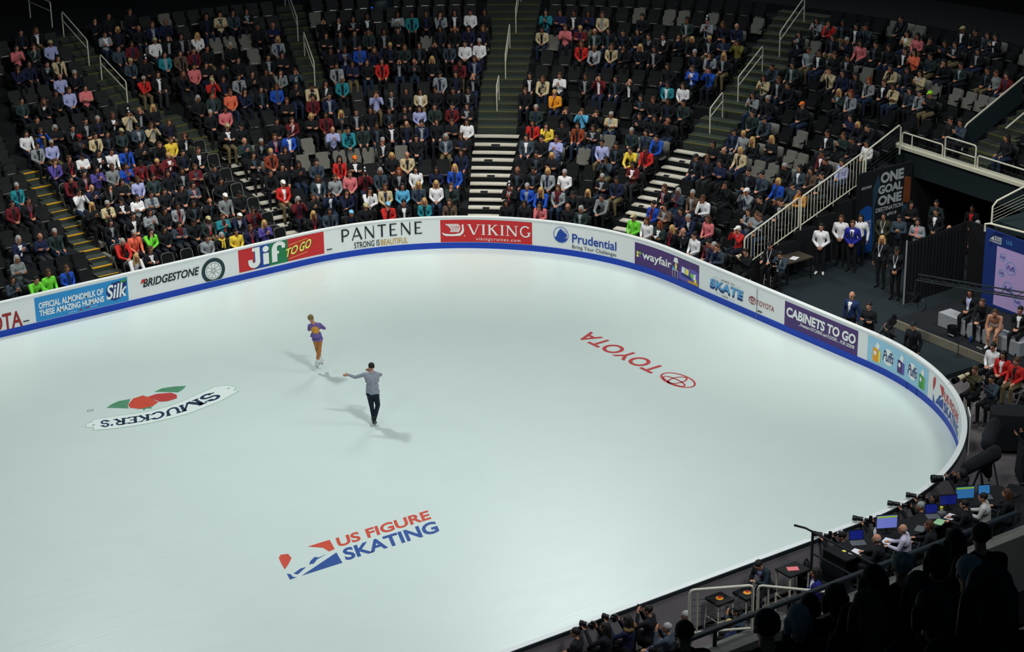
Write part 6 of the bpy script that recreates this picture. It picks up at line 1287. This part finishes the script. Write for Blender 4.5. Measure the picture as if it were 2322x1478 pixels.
# rail with microphone at the platform end
r = empty('platform_railing', (19.42, -14.0, .0), 0, 'black pipe railing with microphone at left end of official platform', 'railing')
mb = MB(); mb.tube([(0, 0, .0), (0, 0, 1.95)], .03, 8); mb.build('post', M_BLK, r); mb = MB(); mb.tube([(0, -2.3, .0), (0, -2.3, 1.95)], .03, 8); mb.build('post', M_BLK, r); mb = MB(); mb.tube([(0, .05, 1.95), (0, -2.35, 1.95)], .028, 8); mb.build('top_rail', M_BLK, r); mb = MB(); mb.tube([(0, 0, 1.42), (0, -2.3, 1.42)], .024, 8); mb.build('mid_rail', M_BLK, r)
mb = MB(); mb.tube([(0, 0, 1.95), (-.10, .14, 2.02), (-.26, .34, 2.06)], .022, 8, r2=.028); mb.build('microphone', M_BLK, r)
# black draped equipment at the far right corner
M_CLO = mat('cloth_cover_black', (11, 17, 22), rough=.9, noise=.4, scale=5, bump=.5)
for cx_, cy_, sx, sy, h, rz, lb in ((29.9, -10.65, 1.5, .8, .98, -.75, 'black draped equipment table behind federation emblem corner'), (28.9, -12.4, 1.2, .9, .9, -.6, 'lower black draped table beside tripod camera')):
    r = empty('draped_table', (cx_, cy_, 0), rz, lb, 'draped table'); mb = MB(); n = 36; v = []
    for zz, k in ((h, .96), (h-.03, 1.0), (h*.5, 1.03), (.0, 1.06)):
        for j in range(n):
            a = 2*math.pi*j/n; c_, s_ = math.cos(a), math.sin(a); e = (abs(c_)**6+abs(s_)**6)**(-1/6); wv = 1+.03*math.sin(j*2.3)*(1-zz/h); v.append((c_*e*sx/2*k*wv, s_*e*sy/2*k*wv, zz))
    mb.add(v, [tuple(range(n))]+[(i*n+j, i*n+(j+1) % n, (i+1)*n+(j+1) % n, (i+1)*n+j) for i in range(3) for j in range(n)]); mb.build('cloth', M_CLO, r, True)
mb = MB()
P = Prims(); P.cap((-.55, 0, 0), (.5, 0, .05), .17, .2, 0); P.cap((.3, 0, .15), (.55, 0, .1), .12, .16, 0); P.cap((.2, .05, -.1), (.4, .05, -.5), .2, .1, 0)
cmh, _, _ = skin_mesh('rain_cover', P, .02, 1200, 2); cmh.materials.append(M_CLO)
for x, y, z, rz, lb in ((25.9, -13.0, 1.50, .1, 'covered broadcast camera on tripod above hooded camera man'), (27.3, -12.0, 1.45, .6, 'second covered broadcast camera by white board flap')):
    r = empty('broadcast_camera', (x, y, 0), rz, lb, 'video camera', 'covered broadcast cameras'); o = bpy.data.objects.new('rain_cover', cmh); COL.objects.link(o); o.parent = r; o.location = (0, 0, z)
    for k in range(3): a = k*2.094; mb = MB(); mb.tube([(0, 0, z-.2), (.4*math.cos(a), .4*math.sin(a), 0)], .022, 6); mb.build('tripod_leg', M_DK, r)
    mb = MB(); mb.tube([(.5, 0, z), (.75, .1, z-.2)], .014, 6); mb.build('pan_handle', M_DK, r)
o = staff('camera operator in black bending over covered camera at dark corner', 28.1, -12.6, 0, 150, 'shoot', 'k', hair='K', hk='hood', group=GN)
for x, y, lb, rz in ((26.7, -13.4, 'upper dark equipment case in right corner', .4), (26.2, -14.2, 'lower dark equipment case in right corner', -.2)):
    mb = MB(); mb.box((0, 0, .3), (.8, .5, .6)); mb.box((0, 0, .61), (.76, .46, .02)); o = mb.build('equipment_case', M_BLK, loc=(x, y, 0)); o.rotation_euler = (0, 0, rz); tag(o, lb, 'case')
mb = MB(); q, nn = BP(28.35, .22); mb.box((0, 0, .56), (.03, .62, 1.12)); o = mb.build('board_flap', M_BW, loc=(q.x, q.y, 0)); o.rotation_euler = (0, 0, math.atan2(nn.y, nn.x)); tag(o, 'white end panel standing behind boards at right corner', 'board panel')
# aisle railing, concrete front and dark handrail of the near stand
M_CONN = mat('concrete_near', (92, 92, 88), rough=.9, noise=.2, scale=5)
def cable_rail(a, b, z, label):
    r = empty('cable_railing', (a[0], a[1], z), 0, label, 'railing', 'white cable railings in the near aisle'); d = Vector((b[0]-a[0], b[1]-a[1], 0)); h = 1.08; e = d.normalized()*.08
    mb = MB(); mb.tube([(0, 0, 0), Vector((0, 0, h-.08)), e*.3+Vector((0, 0, h-.02)), e+Vector((0, 0, h)), d-e+Vector((0, 0, h)), d-e*.3+Vector((0, 0, h-.02)), d+Vector((0, 0, h-.08)), d], .030, 8); mb.build('top_rail', M_RAIL, r, True)
    mb = MB(); mb.tube([Vector((0, 0, .1)), d+Vector((0, 0, .1))], .026, 8); mb.build('bottom_rail', M_RAIL, r, True); mb = MB(); mb.tube([d*.12, d*.12+Vector((0, 0, h))], .02, 8); mb.build('post', M_RAIL, r)
    for k in range(5): mb = MB(); mb.tube([Vector((0, 0, .25+.15*k)), d+Vector((0, 0, .25+.15*k))], .006, 5); mb.build('cable', M_DK, r)
cable_rail((14.22, -15.95), (15.38, -16.55), 1.92, 'white cable railing, left panel, beside printed stool'); cable_rail((15.46, -16.62), (16.6, -17.9), 1.92, 'white cable railing, right panel, running behind handrail')
mb = MB(); mb.box((15.6, -17.4, .96), (3.2, 2.0, 1.9)); struct(mb.build('floor_near_landing', M_CONN))
mb = MB(); mb.box((15.2, -20.25, 4.15), (11.5, .3, .95)); struct(mb.build('wall_near_parapet', M_CONN))
r = empty('handrail', (10.4, -20.1, 4.62), 0, 'thick dark handrail on concrete front of near stand', 'handrail'); mb = MB(); mb.tube([(0, 0, .34), (8.6, 0, .34)], .055, 10); mb.build('top_rail', M_DK, r, True)
for k in range(5): mb = MB(); mb.tube([(.9+1.75*k, 0, 0), (.9+1.75*k, 0, .34)], .04, 8); mb.build('post', M_DK, r)
# people in the dark near stand, seen from behind
def ray(px, py): return (F+RV*((px-1161)/FPX)-UV*((py-739)/FPX)).normalized()
FG = [(2045, 1283, 17.5, 'g', 'bun', 'grey haired head with bun in dark near stand below headphone official'), (2123, 1268, 16.4, 'd', 'bob', 'dark head in near stand right of grey bun'), (2223, 1214, 19, 'd', 'short', 'dark head below curly haired official in near stand'), (2164, 1228, 19.6, 'd', 'long', 'dark head in near stand below man in black suit'), (1980, 1314, 15.6, 'd', 'long', 'long dark hair seen from behind left of grey bun'), (1893, 1356, 16.5, 'd', 'bob', 'dark head in near stand below blue jacket woman'),
      (1964, 1376, 13.2, 'b', 'long', 'large brown haired head at bottom edge centre of dark group'), (2112, 1380, 11.0, 'd', 'bob', 'very large dark head at bottom edge'), (1738, 1420, 13.8, 'd', 'short', 'large dark head at bottom edge by concrete front'), (1809, 1404, 15.8, 'g', 'bob', 'greyish head at bottom edge beside large dark head'), (2240, 1345, 8.2, 'd', 'long', 'huge dark head in bottom right corner'), (2080, 1330, 15.2, 'd', 'long', 'dark head below grey bun in near stand'), (2196, 1296, 14.2, 'g', 'short', 'head with lit grey side in near stand'), (1835, 1372, 19.5, 'd', 'bob', 'small dark head beyond greyish head'), (1551, 1434, 19.0, 'd', 'short', 'dark head cut by bottom edge left of handrail')]
deck = MB()
for px, py, d, h, hk, lb in FG:
    p = Vector(C_POS)+ray(px, py)*d; z = p.z-1.225; ang = math.degrees(math.atan2(FH.y, FH.x))+8
    staff(lb, p.x, p.y, z, ang, 'lap', 'k', hair=h, hk=hk, group='people in the dark near stand')
    f_, b_, p_ = seat_parts(False, False); r = f_.build('stadium_seat', M_SF, loc=(p.x, p.y, z)); r.rotation_euler = (0, 0, math.radians(ang)+math.pi/2); b_.build('backrest', M_SB, r); p_.build('seat_pan', M_SB, r); tag(r, 'black seat under '+lb.split(' in near')[0].split(' at bottom')[0], 'seat', 'seats in the dark near stand')
    deck.box((p.x+FH.x*.1, p.y+FH.y*.1, z-.15), (.62, 1.1, .30), rz=math.radians(ang)+math.pi/2)
struct(deck.build('floor_near_deck', M_TER))
# object hanging into the top of the picture
r = empty('hanging_fixture', tuple(Vector(C_POS)+ray(868, 30)*84), 0, 'dark rounded fixture with blue rim hanging into top edge', 'hanging fixture')
P = Prims(); P.ell((0, 0, .15), (.62, .45, .75), 0); P.cap((-.35, 0, .4), (.55, 0, .55), .25, .25, 0); hmm, _, _ = skin_mesh('shell', P, .04, 1500, 2); hmm.materials.append(mat('fixture_shell', (26, 40, 48), rough=.35, noise=.3, scale=3)); o = bpy.data.objects.new('shell', hmm); COL.objects.link(o); o.parent = r
mb = MB(); mb.tube([(-.56, -.12, .35), (-.55, -.2, 0), (-.40, -.26, -.3)], .035, 6); mb.build('blue_light', mat('fixture_blue', (40, 90, 220), emit=.6), r); mb = MB(); mb.tube([(.1, -.1, -.55), (.3, -.25, -.15), (.55, -.2, .5)], .02, 6); mb.build('edge_trim', M_CH, r)
mb = MB(); mb.tube([(0, 0, .8), (0, 0, 9)], .03, 6); mb.build('suspension_cable', M_DK, r)
